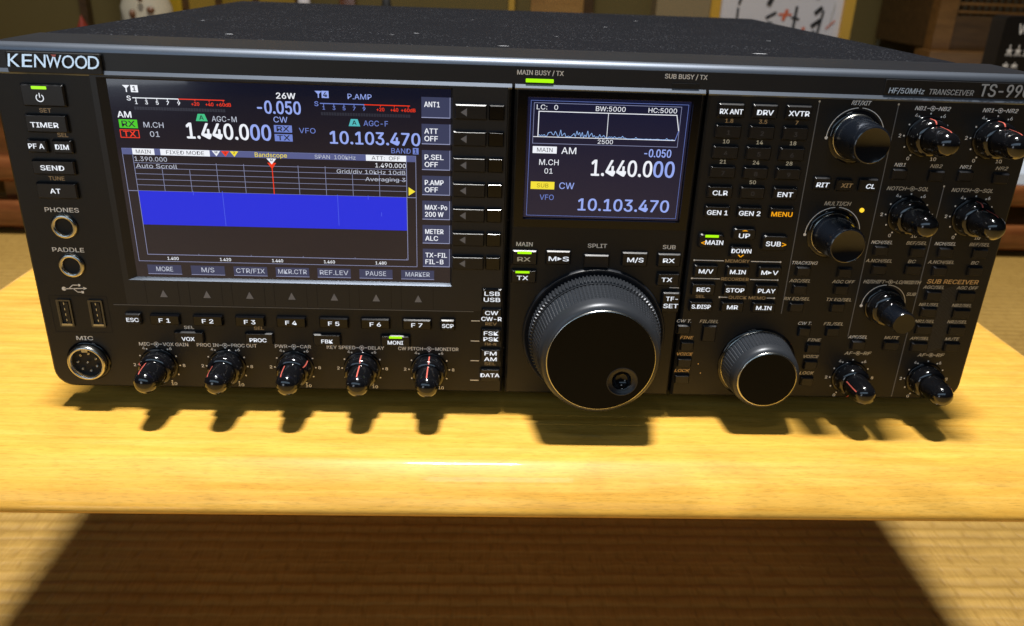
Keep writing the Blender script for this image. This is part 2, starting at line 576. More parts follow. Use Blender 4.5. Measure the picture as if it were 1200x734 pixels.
# ================================================================== low table
def table():
    t = tag(empty('low_table', (-12, -329, -190)), 'low yellow wooden table with a rounded front edge carrying the black radio', 'table')
    X0, X1, Z0, Z1 = -367, 342, -470, 62
    lv = [(24, -83), (20.5, -83.06), (18.3, -83.5), (16.3, -84.5), (12.5, -86.9), (8.6, -89.8), (5.2, -93), (2.4, -96.4), (.7, -99.2), (0, -101.2), (.7, -102.8), (3, -103.8), (8, -104.1)]
    V = []; F = []
    rings = []
    for off, y in lv:
        p = rrect(X0 + off, X1 - off, Z0 + off, Z1 - off, 38 - off, 8)
        rings.append([(a, y, b) for a, b in p])
    n = len(rings[0])
    # long front side subdivided through simple loft
    for r in rings: V += r
    for L in range(len(rings) - 1):
        for i in range(n):
            j = (i + 1) % n
            F.append((L * n + i, (L + 1) * n + i, (L + 1) * n + j, L * n + j))
    mb = MB(); mb.add(V, F, 'table', True)
    mb.add(rings[0], [tuple(range(n))], 'table')
    mb.add(rings[-1], [tuple(range(n - 1, -1, -1))], 'table')
    mb.build('tabletop', t)
    for lx in (-352, 327):
        for lz in (45, -440):
            mb = MB()
            p0 = [(lx - 12, lz - 12), (lx + 12, lz - 12), (lx + 12, lz + 12), (lx - 12, lz + 12)]
            p1 = [(lx - 14, lz - 14), (lx + 14, lz - 14), (lx + 14, lz + 14), (lx - 14, lz + 14)]
            V = [(a, -329, b) for a, b in p0] + [(a, -103.5, b) for a, b in p1]
            mb.add(V, [(0, 1, 5, 4), (1, 2, 6, 5), (2, 3, 7, 6), (3, 0, 4, 7), (0, 3, 2, 1), (4, 5, 6, 7)], 'table')
            mb.build('leg', t)
table()

# ================================================================== the radio
radio = tag(empty('radio_transceiver', (0, -83, -190)), 'black desktop radio transceiver with two lit screens and many knobs', 'radio')
X0, X1 = -235.2, 232.8

def chassis():
    mb = MB()
    mb.stack([(rrect(-229, 226, -66, 90, 3), -386), (rrect(-229, 226, -66, 90, 3), -8)], 'lid', base=True)
    mb.build('case', radio)
    for fx in (-190, 185):
        for fz in (-40, -350):
            mb = MB()
            n = 24
            V = [(fx + 13 * math.cos(2 * math.pi * i / n), -83, fz + 13 * math.sin(2 * math.pi * i / n)) for i in range(n)]
            V += [(fx + 15 * math.cos(2 * math.pi * i / n), -65.5, fz + 15 * math.sin(2 * math.pi * i / n)) for i in range(n)]
            mb.add(V, [(i, (i + 1) % n, (i + 1) % n + n, i + n) for i in range(n)] + [tuple(range(n))], 'key')
            mb.build('foot', radio)
    # lid: tray with sloped flanks
    lx0, lx1 = -231, 214
    mb = MB()
    def ring(off, y, z1=-44, z0=-384):
        p = rrect(lx0 + off, lx1 - off, z0 + off, z1 - off * .5, (2, 2, 2, 2), 3)
        # cut the two rear corners
        q = []
        for a, b in p:
            q.append((a, y, b))
        return q
    rings = [ring(-3, 88), ring(-2.5, 94.3), ring(-1.5, 95.3), ring(0, 95.9), ring(2, 96.05)]
    n = len(rings[0]); V = []; F = []
    for r in rings: V += r
    for L in range(len(rings) - 1):
        for i in range(n):
            j = (i + 1) % n
            F.append((L * n + i, (L + 1) * n + i, (L + 1) * n + j, L * n + j))
    mb.add(V, F, 'lid', True)
    mb.add(rings[-1], [tuple(range(n))], 'lid')
    for (dx, dz, w) in ((-60, -110, 7), (-72, -96, 5), (118, -56, 13), (-150, -66, 8), (60, -210, 6), (-12, -52, 9), (20, -120, 4), (150, -140, 5), (-30, -240, 4), (-190, -150, 5), (95, -290, 6)):
        P_ = [(dx + w * .36 * math.cos(a) * random.uniform(.5, 1.1), 96.12, dz + w * .16 * math.sin(a) * random.uniform(.5, 1.2)) for a in [2 * math.pi * i / 9 for i in range(9)]]
        mb.add(P_, [tuple(range(8, -1, -1))], 'dust')
    mb.build('top_cover', radio)
    # top rail across the front: extruded profile (y, z)
    prof = [(83.4, -14), (83.4, -.6), (85.2, -.6), (92.4, -.6), (93.2, -.75), (94.0, -1.15), (94.8, -1.9), (95.3, -2.8), (95.6, -4.2), (95.75, -8), (95.9, -20), (96.0, -43), (92, -44)]
    mb = MB(); V = []; F = []
    xs = [(X0 + 1.2, 1.2), (X0 + .35, .5), (X0, 0)]
    ends = [(X0, 2.2), (X0 + .5, 1.1), (X0 + 1.4, .35), (X0 + 2.6, 0), (X1 - 2.6, 0), (X1 - 1.4, .35), (X1 - .5, 1.1), (X1, 2.2)]
    P = len(prof)
    for x, s in ends:
        for y, z in prof:
            V.append((x, 88 + (y - 88) * (1 - s * .09), z - s * .7 if z > -3 else z))
    for e in range(len(ends) - 1):
        for q in range(P - 1):
            F.append((e * P + q, (e + 1) * P + q, (e + 1) * P + q + 1, e * P + q + 1))
    F.append(tuple(range(P))); F.append(tuple((len(ends) - 1) * P + q for q in range(P - 1, -1, -1)))
    mb.add(V, F, 'trim', False)
    rm = mb.mi('railmetal')
    for i in range((len(ends) - 1) * (P - 1)):
        q = i % (P - 1)
        mb.s[i] = 3 <= q <= 8
        if 3 <= q <= 7: mb.m[i] = rm
    for a, b in ((X0 + .6, -9.0), (-7.6, 78.0), (79.4, X1 - .3)):     # bright upper edge of each panel block
        pr = [(82.6, .02), (83.0, .3), (83.3, .38), (85.3, -.9)]
        VV = [(a, y, z) for y, z in pr] + [(b, y, z) for y, z in pr]
        mb.add(VV, [(0, 4, 5, 1), (1, 5, 6, 2), (2, 6, 7, 3), (0, 1, 2, 3), (7, 6, 5, 4)], 'railmetal')
    # badge with the maker's name, model name and busy lamps live on this rail
    text(mb, 'MAIN BUSY / TX', 3.4, 89.9, 2.0, 20.5, -.52, 'print')
    text(mb, 'SUB BUSY / TX', 68.4, 90.2, 2.0, 19, -.52, 'print')
    mb.build('top_rail', radio)
    mb = MB()
    mb.stack([(rrect(-226.5, -186.5, 83.3, 92.0, .8), -.6), (rrect(-226.5, -186.5, 83.3, 92, .8), 1.05), (rrect(-226.2, -186.8, 83.6, 91.7, .8), 1.35)], 'badge')
    for s, x, w in (('K', -222.6, 5.0), ('E', -217.1, 4.2), ('N', -211.7, 4.7), ('W', -205.9, 6.3), ('O', -199.9, 5.1), ('O', -194.4, 5.1), ('D', -189.2, 4.6)):
        text(mb, s, x, 88.5, 5.1, w, 1.42, 'logo', bold=.008, wedge=.36, builtin=True)
    mb.poly([(-207.0, 91.3), (-205.8, 89.7), (-204.6, 91.3)], 1.75, 'red')
    mb.build('name_badge', radio, 'black badge with the white maker name and a red triangle')
    mb = MB()
    mb.stack([(rrect(158.8, 231.5, 85.5, 92.0, .5), -.6), (rrect(158.8, 231.5, 85.5, 92, .5), -.25), (rrect(159, 231.3, 85.7, 91.8, .5), -.1)], 'badge')
    text(mb, 'HF/50MHz', 160.9, 87.2, 2.3, 16.2, -.03, 'logo', 'L', .28, wedge=.25)
    text(mb, 'TRANSCEIVER', 179.3, 87.2, 2.3, 20.6, -.03, 'logodim', 'L', .28, .02, wedge=.25)
    text(mb, 'TS-990S', 202.4, 88.6, 5.2, 27.2, -.03, 'logodim', 'L', .25, .03, wedge=.30)
    mb.build('model_badge', radio, 'black badge with slanted white lettering at the right end of the rail')
    for x0, x1, k, lb in ((-3.0, 9.4, 'green', 'lit green busy lamp'), (62.5, 74.8, 'dark', 'unlit dark busy lamp')):
        mb = MB()
        mb.stack([(rrect(x0, x1, 85.7, 87.3, .3), -.7), (rrect(x0, x1, 85.7, 87.3, .3), -.2)], k)
        mb.build('busy_lamp', radio, lb)
chassis()

def sym(mb, x, y, k='print', z=.06, s=1.0):
    """dash - concentric circles - dash mark between a pair of names"""
    mb.rect(x - 3.4 * s, x - 1.7 * s, y - .18, y + .18, z, k); mb.rect(x + 1.7 * s, x + 3.4 * s, y - .18, y + .18, z, k)
    mb.arc(x, y, 1.15 * s, 1.5 * s, 0, 360, z, k, 20); mb.disc(x, y, .65 * s, z, k, 10)

def scale_marks(mb, cx, cy, r=10.3, k='print', nums=True):
    for i in range(11):
        a = R_(-150 + 30 * i)
        x, y = cx + r * math.sin(a), cy + r * math.cos(a)
        mb.disc(x, y, .42, .06, k, 8)
        if nums and i % 2 == 0:
            rn = {4: 11.3, 6: 11.3, 2: 12.2, 8: 12.2}.get(i, 12.1)
            text(mb, str(i), cx + rn * math.sin(a) + (-.9 if i == 4 else .9 if i == 6 else 0), cy + rn * math.cos(a) - (.4 if i in (4, 6) else 0), 1.6, None, .06, k)

# ---------------------------------------------------------------- front blocks
def left_block():
    mb = MB()
    plate(mb, (X0, -9.0, -71, 84.6), (9, .5, .5, .5), [(-193.0, -10.6, -25.0, 83.2)], -14, 0, 1.1, 'panel')
    text(mb, 'SET', -214.6, 67.2, 1.8, 5, k='tan'); text(mb, 'SEL', -209, 56.6, 1.8, 4.6, k='tan'); text(mb, 'TUNE', -215.3, 36.7, 1.8, 7, k='tan')
    text(mb, 'PHONES', -215.7, 21.8, 2.1, 15.4); text(mb, 'PADDLE', -216.3, 2.3, 2.1, 14.6); text(mb, 'MIC', -216.5, -43.8, 2.1, 8)
    # usb trident
    mb.line(-221.5, -17.6, -212.2, -17.2, .45, .06, 'print'); mb.disc(-221.8, -17.6, 1.05, .06, 'print')
    mb.poly([(-212.6, -16.4), (-210.8, -17.2), (-212.6, -18.0)], .06, 'print')
    mb.line(-219.5, -17.5, -217.4, -15.6, .4, .06, 'print'); mb.line(-217.4, -15.6, -214.6, -15.6, .4, .06, 'print'); mb.disc(-214.4, -15.6, .7, .06, 'print', 8)
    mb.line(-217.5, -17.4, -215.6, -19.2, .4, .06, 'print'); mb.line(-215.6, -19.2, -213.8, -19.2, .4, .06, 'print'); mb.rect(-213.9, -212.7, -19.8, -18.6, .06, 'print')
    for cx, a, b, wa, wb in ((-182, 'MIC', 'VOX GAIN', 5.2, 12.4), (-148.3, 'PROC IN', 'PROC OUT', 10.6, 12.5), (-114.2, 'PWR', 'CAR', 6.1, 5.3), (-80.3, 'KEY SPEED', 'DELAY', 14.2, 8), (-46.5, 'CW PITCH', 'MONITOR', 12.3, 11.6)):
        sym(mb, cx, -46.4, s=.82)
        text(mb, a, cx - 3.2, -46.4, 1.8, wa, al='R'); text(mb, b, cx + 3.2, -46.4, 1.8, wb, al='L')
        scale_marks(mb, cx, -58.1)
    for y, s in ((-31.9, 'REV'), (-43.1, 'FM-N'), (-54.2, 'SEL')):
        text(mb, s, -15.5, y, 1.6, 5.6, k='tan')
    for y in (-19.4, -30.4, -41.5, -52.6, -63.8):
        mb.rect(-25.5, -21.2, y - .22, y + .22, .06, 'print')
    text(mb, 'SEL', -164.8, -36.9, 1.6, 4.8); text(mb, 'SEL', -130.6, -36.7, 1.6, 4.8, k='tan')
    mb.build('front_panel', radio, 'left front panel block with the wide screen and jacks')
    # screen surround: flat frame with chamfer down to the glass
    mb = MB()
    ox0, ox1, oy0, oy1 = -192.8, -10.8, -24.8, 83.0
    sx0, sx1, sy0, sy1 = -186.6, -36.2, -11.0, 81.4
    O = [(ox0, oy0), (ox1, oy0), (ox1, oy1), (ox0, oy1)]
    I1 = [(sx0 - 3.6, sy0 - 1.1), (sx1 + .9, sy0 - 1.1), (sx1 + .9, sy1 + .9), (sx0 - 3.6, sy1 + .9)]
    I2 = [(sx0, sy0), (sx1, sy0), (sx1, sy1), (sx0, sy1)]
    V = [(x, y, .5) for x, y in O] + [(x, y, .5) for x, y in I1] + [(x, y, -1.7) for x, y in I2] + [(x, y, -.6) for x, y in O]
    F = []
    for a, b in ((0, 4), (4, 8), (12, 0)):
        for i in range(4):
            j = (i + 1) % 4
            F.append((a + i, a + j, b + j, b + i))
    mb.add(V, F, 'trim')
    mb.m[4] = mb.mi('railmetal')  # only the upward-facing chamfer takes the highlight colour
    for x in (-174.6, -153.9, -133.4, -113.1, -92.5, -72.1, -51.6):
        mb.poly([(x - 1.8, -20.7), (x + 1.8, -20.7), (x, -17.0)], .56, 'arrow')
        mb.rect(x + 7.2, x + 7.45, -24.3, -13.0, .54, 'dark'); mb.rect(x - 8.4, x - 8.15, -24.3, -13.0, .54, 'dark')
    mb.build('screen_surround', radio)
    mb = MB(); mb.rect(-199.6, -24.3, -25.55, -25.2, .12, 'groove'); mb.build('trim_line', radio)
left_block()

# ---------------------------------------------------------------- main display
def main_display():
    Z = -1.62; T = -1.56; T2 = -1.5; T3 = -1.46
    mb = MB(); mb.rect(-187, -35.8, -11.4, 81.8, Z, 'screen')
    d = mb.build('main_display', radio, 'wide lit display with blue band scope')
    mb = MB()       # status texts and tags
    for x, s, bx, k in ((-178.7, '1', -175.2, 's_white'), (-94.9, '4', -91.9, 's_blue')):
        mb.poly([(x - 1.6, 79.0), (x + 1.6, 79.0), (x, 77.4)], T, k); mb.rect(x - .25, x + .25, 76.0, 77.6, T, k)
        mb.rect(bx - 1.55, bx + 1.55, 76.0, 79.1, T, k); text(mb, s, bx, 77.55, 2.1, None, T2, 's_dark')
    text(mb, 'AM', -181.2, 66.2, 2.7, 6.0, T, 's_white')
    mb.rect(-184.1, -176.0, 60.2, 64.0, T, 's_green'); text(mb, 'RX', -180, 62.1, 2.6, 5.8, T2, 's_dark')
    mb.frame(-184.3, -175.8, 55.8, 59.5, .35, T, 's_red'); text(mb, 'TX', -180.1, 57.65, 2.5, 5.4, T2, 's_red')
    text(mb, 'M.CH', -169, 61.9, 2.4, 8.8, T, 's_grey', bold=0); text(mb, '01', -169, 57.8, 2.4, 4.2, T, 's_grey', bold=0)
    for x, k, s, kx in ((-147.4, 's_teal', 'AGC-M', -137.4), (-79.5, 's_cyan', 'AGC-F', -69.9)):
        yo = 65.8 if x < -100 else 65.5
        mb.poly([(x - 2.6, yo - 1.6), (x + 2.6, yo - 1.6), (x + 1.5, yo + 1.6), (x - 1.5, yo + 1.6)], T, k); text(mb, 'A', x, yo, 1.9, None, T2, 's_dark')
        text(mb, s, kx, 65.4, 2.4, 11, T, 's_grey' if x < -100 else 's_blued', bold=0)
    text(mb, '26W', -109.3, 76.4, 2.5, 8.4, T, 's_white'); text(mb, 'CW', -112.4, 65.9, 2.5, 6.2, T, 's_blue', bold=0)
    for yy, s in ((61.8, 'RX'), (57.8, 'TX')):
        mb.rect(-115.6, -107.6, yy - 1.6, yy + 1.6, T, 's_blued'); text(mb, s, -111.6, yy, 2.3, 5.6, T2, 's_dark')
    text(mb, 'VFO', -100.8, 61.3, 2.3, 7.4, T, 's_blued', bold=0); text(mb, 'P.AMP', -76.7, 77.0, 2.3, 10.6, T, 's_blue', bold=0)
    text(mb, 'BAND', -58.8, 53.3, 2.3, 8.8, T, 's_blued', bold=0); mb.rect(-53.4, -50.8, 51.9, 54.8, T, 's_blued'); text(mb, '1', -52.1, 53.35, 2.0, None, T2, 's_dark')
    mb.build('status_text', d)
    for parts in ((('1.440.0', -154.6, 59.8, 6.9, 27.4, 's_white'), ('00', -126.2, 59.8, 6.9, 8.9, 's_blue')), (('10.103.470', -90.7, 58.6, 5.6, 40.6, 's_blue'),), (('-0.050', -122.2, 71.2, 5.5, 19.0, 's_blue'),)):
        mb = MB()
        for s, x, y, h, w, k in parts:
            text(mb, s, x, y, h, w, T, k, 'L', bold=.03)
        mb.build('frequency_readout', d)
    for x0, xm, x1, tk, k in ((-176.6, -156.6, -136.4, (-175.1, -170.7, -166, -161.4, -156.6), 's_white'), (-94.4, -74.8, -54.4, (-92.8, -88.3, -83.8, -79.3, -74.9), 's_blued')):
        mb = MB()
        text(mb, 'S', x0 - 1.6, 73.4, 2.0, None, T, k)
        mb.rect(x0, xm, 73.4, 73.8, T, k); mb.rect(xm, x1, 73.4, 73.8, T, 's_red')
        for q, s in zip(tk, '13579'):
            mb.rect(q - .15, q + .15, 72.6, 73.4, T, k); text(mb, s, q, 71.7, 1.55, None, T, k)
        for q, s in zip((xm + 7.2, xm + 13.4, xm + 19.6), ('+20', '+40', '+60dB')):
            text(mb, s, q, 71.7, 1.5, 3.4 if s != '+60dB' else 6.4, T, 's_red')
            mb.rect(q - .15, q + .15, 72.8, 73.4, T, 's_red')
        for i in range(34):
            mb.rect(x0 + .2 + i * 1.18, x0 + 1.1 + i * 1.18, 68.4, 69.8, T, 's_meter')
        mb.build('signal_meter', d)
    # band scope
    mb = MB()
    mb.frame(-184.8, -52.0, -3.1, 51.2, .25, T, 's_line')
    mb.rect(-184.8, -52.0, 48.3, 51.2, T, 's_bar')
    mb.rect(-180.1, -170.3, 48.35, 51.15, T2, 's_white'); text(mb, 'MAIN', -175.2, 49.75, 1.7, 6.6, T3, 's_dark', bold=0)
    mb.rect(-167.6, -145.5, 48.35, 51.15, T2, 's_white'); text(mb, 'FIXED MODE', -156.5, 49.75, 1.7, 17, T3, 's_dark', bold=0)
    for x, k, s in ((-142.6, 's_white', 'M'), (-138.5, 's_red', '1'), (-134.5, 's_yellow', '2')):
        mb.poly([(x - 1.9, 51.0), (x, 48.5), (x + 1.9, 51.0)], T2, k); text(mb, s, x, 50.35, 1.0, None, T3, 's_dark')
    text(mb, 'Bandscope', -118, 49.75, 2.0, 14.5, T2, 's_yellow', bold=0); text(mb, 'SPAN  100kHz', -88.9, 49.6, 1.8, 18.6, T2, 's_grey', bold=0)
    mb.rect(-74.9, -56.5, 48.35, 51.1, T2, 's_white'); text(mb, 'ATT:  OFF', -65.8, 49.75, 1.7, 13, T3, 's_dark', bold=0)
    text(mb, '1.390.000', -179.6, 46.4, 2.0, 14.5, T2, 's_grey', 'L', bold=0); text(mb, 'Auto Scroll', -179.4, 43.2, 1.9, 18.5, T2, 's_grey', 'L', bold=0)
    text(mb, '1.490.000', -56.7, 46.4, 2.0, 14.0, T2, 's_white', 'R', bold=.0); text(mb, 'Grid/div 10kHz 10dB', -57.0, 43.1, 1.8, 31.5, T2, 's_grey', 'R', bold=0); text(mb, 'Averaging 3', -57.0, 39.8, 1.8, 18.5, T2, 's_grey', 'R', bold=0)
    for i in range(1, 10):
        x = -180.2 + i * 12.35
        if i == 5: continue
        mb.rect(x - .11, x + .11, 31.5, 45.2 if 2 < i < 8 else 41.8, T, 's_line')
    for y in (44.6, 42.1, 39.5, 36.9, 34.3):
        mb.rect(-180.2, -56.4, y - .1, y + .1, T, 's_line')
    mb.rect(-180.3, -180.05, .3, 48.2, T, 's_line'); mb.rect(-56.6, -56.3, .3, 48.2, T, 's_line')
    mb.rect(-184.6, -52.2, 31.3, 31.6, T, 's_line'); mb.rect(-180.3, -56.3, .3, .6, T, 's_line')
    mb.rect(-180.0, -56.6, 15.3, 31.5, T2, 's_band')
    for x, y0, y1 in ((-141.7, 15.5, 32.2), (-88.7, 17, 32.0), (-155.1, 30, 32.0), (-74.5, 30, 31.9), (-68.5, 22, 24)):
        mb.rect(x - .14, x + .14, y0, y1, T3, 's_spike')
    mb.rect(-118.1, -117.7, 31.5, 46.0, T2, 's_red'); mb.poly([(-119.9, 46.2), (-117.9, 43.3), (-115.9, 46.2)], T3, 's_red'); mb.poly([(-120.1, 48.2), (-117.9, 45.5), (-115.7, 48.2)], T2 + .07, 's_white')
    text(mb, 'M', -117.9, 47.4, 1.0, None, T2 + .1, 's_dark')
    mb.poly([(-55.6, 36.4), (-55.6, 32.4), (-52.5, 34.4)], T2, 's_yellow')
    for i, s in enumerate(('1.400', '1.420', '1.440', '1.460', '1.480')):
        text(mb, s, -168.5 + 24.75 * i, -1.4, 1.5, 5.2, T2, 's_white', bold=.02)
        mb.rect(-156.2 + 24.75 * i, -156.0 + 24.75 * i, .6, 1.2, T, 's_line')
    mb.build('band_scope', d)
    for i, (a, b) in enumerate((('ANT1', ''), ('ATT', 'OFF'), ('P.SEL', 'OFF'), ('P.AMP', 'OFF'), ('MAX-Po', '200 W'), ('METER', 'ALC'), ('TX-FIL', 'FIL-B'))):
        mb = MB(); y1 = 77.8 - 11.9 * i
        mb.rect(-49.3, -36.4, y1 - 9.0, y1, T, 's_key'); mb.rect(-49.3, -36.4, y1 - 9.2, y1 - 8.85, T2, 's_keyedge'); mb.rect(-36.6, -36.35, y1 - 9.0, y1, T2, 's_keyedge')
        for q, s in enumerate((a, b)):
            if s: text(mb, s, -48.0, y1 - 3.2 - 3.4 * q, 2.3, len(s) * 1.72 if len(s) > 3 else len(s) * 2.0, T2, 's_white', 'L')
        mb.build('softkey_label', d)
    for x, s in ((-173.2, 'MORE'), (-152.7, 'M/S'), (-132.4, 'CTR/FIX'), (-112.3, 'MKR.CTR'), (-92.3, 'REF.LEV'), (-72.1, 'PAUSE'), (-51.9, 'MARKER')):
        mb = MB()
        mb.rect(x - 8.0, x + 8.0, -9.4, -4.8, T, 's_key'); mb.rect(x - 8, x + 8, -9.55, -9.3, T2, 's_keyedge')
        text(mb, s, x, -6.9, 2.3, len(s) * 1.95 if len(s) > 3 else 6, T2, 's_grey', bold=.005)
        mb.build('softkey_label', d)
main_display()

# ---------------------------------------------------------------- centre block and small display
def centre_block():
    mb = MB()
    plate(mb, (-7.6, 78.0, -71, 84.6), (.5, .5, .5, .5), [(-6.0, 76.4, 19.3, 82.2)], -14, 0, 1.1, 'panel')
    text(mb, 'MAIN', -.5, 10.4, 2.0, 7.8); text(mb, 'SPLIT', 34.7, 10.4, 2.0, 9.2); text(mb, 'SUB', 69.6, 10.6, 2.0, 6.2)
    mb.rect(72.0, 78.0 - 1.2, -10.6, -10.2, .06, 'print')
    mb.build('front_panel', radio, 'centre front panel block with the small screen and large dial')
    mb = MB()
    O = [(-6.1, 19.2), (76.5, 19.2), (76.5, 82.3), (-6.1, 82.3)]
    I1 = [(-1.9, 23.0), (72.9, 23.0), (72.9, 79.6), (-1.9, 79.6)]
    V = [(x, y, .35) for x, y in O] + [(x, y, .35) for x, y in I1] + [(x + (.5 if x < 30 else -.5), y + (.5 if y < 50 else -.5), -1.5) for x, y in I1] + [(x, y, -.6) for x, y in O]
    F = []
    for a, b in ((0, 4), (4, 8), (12, 0)):
        for i in range(4):
            j = (i + 1) % 4
            F.append((a + i, a + j, b + j, b + i))
    mb.add(V, F, 'gloss')
    mb.build('screen_surround', radio, 'glossy black surround of the small screen')
    Z = -1.42; T = -1.36; T2 = -1.31
    mb = MB(); mb.rect(-1.6, 72.6, 23.3, 79.3, Z, 'screen2')
    d = mb.build('small_display', radio, 'small lit display with two frequency readouts')
    mb = MB()
    mb.frame(-.2, 71.4, 24.4, 77.9, .16, T, 's_blued'); mb.frame(1.2, 68.3, 58.5, 76.9, .22, T, 's_line')
    text(mb, 'LC:   0', 2.5, 75.0, 2.1, 9.6, T2, 's_white', 'L', bold=0); text(mb, 'BW:5000', 36.0, 75.0, 2.1, 13.5, T2, 's_white', bold=0); text(mb, 'HC:5000', 66.2, 75.0, 2.1, 13, T2, 's_white', 'R', bold=0)
    mb.rect(3.4, 3.8, 61.6, 73.2, T, 's_white'); mb.line(66.4, 73.1, 68.0, 66, .35, T, 's_white'); mb.line(68.0, 66, 66.8, 61.6, .3, T, 's_blued'); mb.rect(3.4, 66.6, 72.9, 73.25, T, 's_white')
    mb.rect(1.4, 66.8, 61.5, 61.8, T, 's_white'); mb.rect(35.05, 35.3, 61.6, 73, T, 's_white'); text(mb, '2500', 34.7, 60.15, 1.9, 7, T2, 's_white', bold=0)
    rt = random.Random(11)
    tr = [(4 + .62 * i, abs(rt.gauss(0, 1)) * (1.25 if 8 < 4 + .62 * i < 32 else .55 if 4 + .62 * i < 44 else .07)) for i in range(101)]
    tr = [(x, y * 1.3) for x, y in tr]
    tr[16] = (tr[16][0], 3.2); tr[36] = (tr[36][0], 3.1); tr[72] = (tr[72][0], .8); tr[95] = (tr[95][0], .7)
    for a, b in zip(tr, tr[1:]):
        mb.line(a[0], 61.8 + a[1], b[0], 61.8 + b[1], .24, T2, 's_trace')
    mb.build('filter_graph', d)
    mb = MB()
    mb.rect(1.5, 12.6, 54.1, 57.3, T, 's_white'); text(mb, 'MAIN', 7.1, 55.7, 1.9, 7.2, T2, 's_dark', bold=0); text(mb, 'AM', 18.2, 55.6, 3.0, 6.8, T, 's_white', bold=.005)
    text(mb, 'M.CH', 9.3, 50.0, 2.6, 9.0, T, 's_white', bold=0); text(mb, '01', 9.3, 45.9, 2.4, 3.8, T, 's_white', bold=0)
    mb.rect(1.3, 12.4, 37.2, 40.8, T, 's_yellow'); text(mb, 'SUB', 6.9, 39.0, 1.9, 5.4, T2, 's_tan', bold=0); text(mb, 'CW', 18.2, 39.1, 3.0, 7.0, T, 's_blue', bold=.005); text(mb, 'VFO', 9.1, 33.4, 2.5, 6.6, T, 's_blued', bold=0)
    mb.build('status_text', d)
    for parts in ((('-0.050', 53.3, 55.5, 3.6, 12.4, 's_blue'),), (('1.440.0', 29.3, 48.0, 7.4, 28.2, 's_white'), ('00', 58.4, 48.0, 7.4, 9.6, 's_blue')), (('10.103.470', 24.2, 30.3, 5.7, 43.2, 's_blue'),)):
        mb = MB()
        for s, x, y, h, w, k in parts:
            text(mb, s, x, y, h, w, T, k, 'L', bold=.025)
        mb.build('frequency_readout', d)
centre_block()

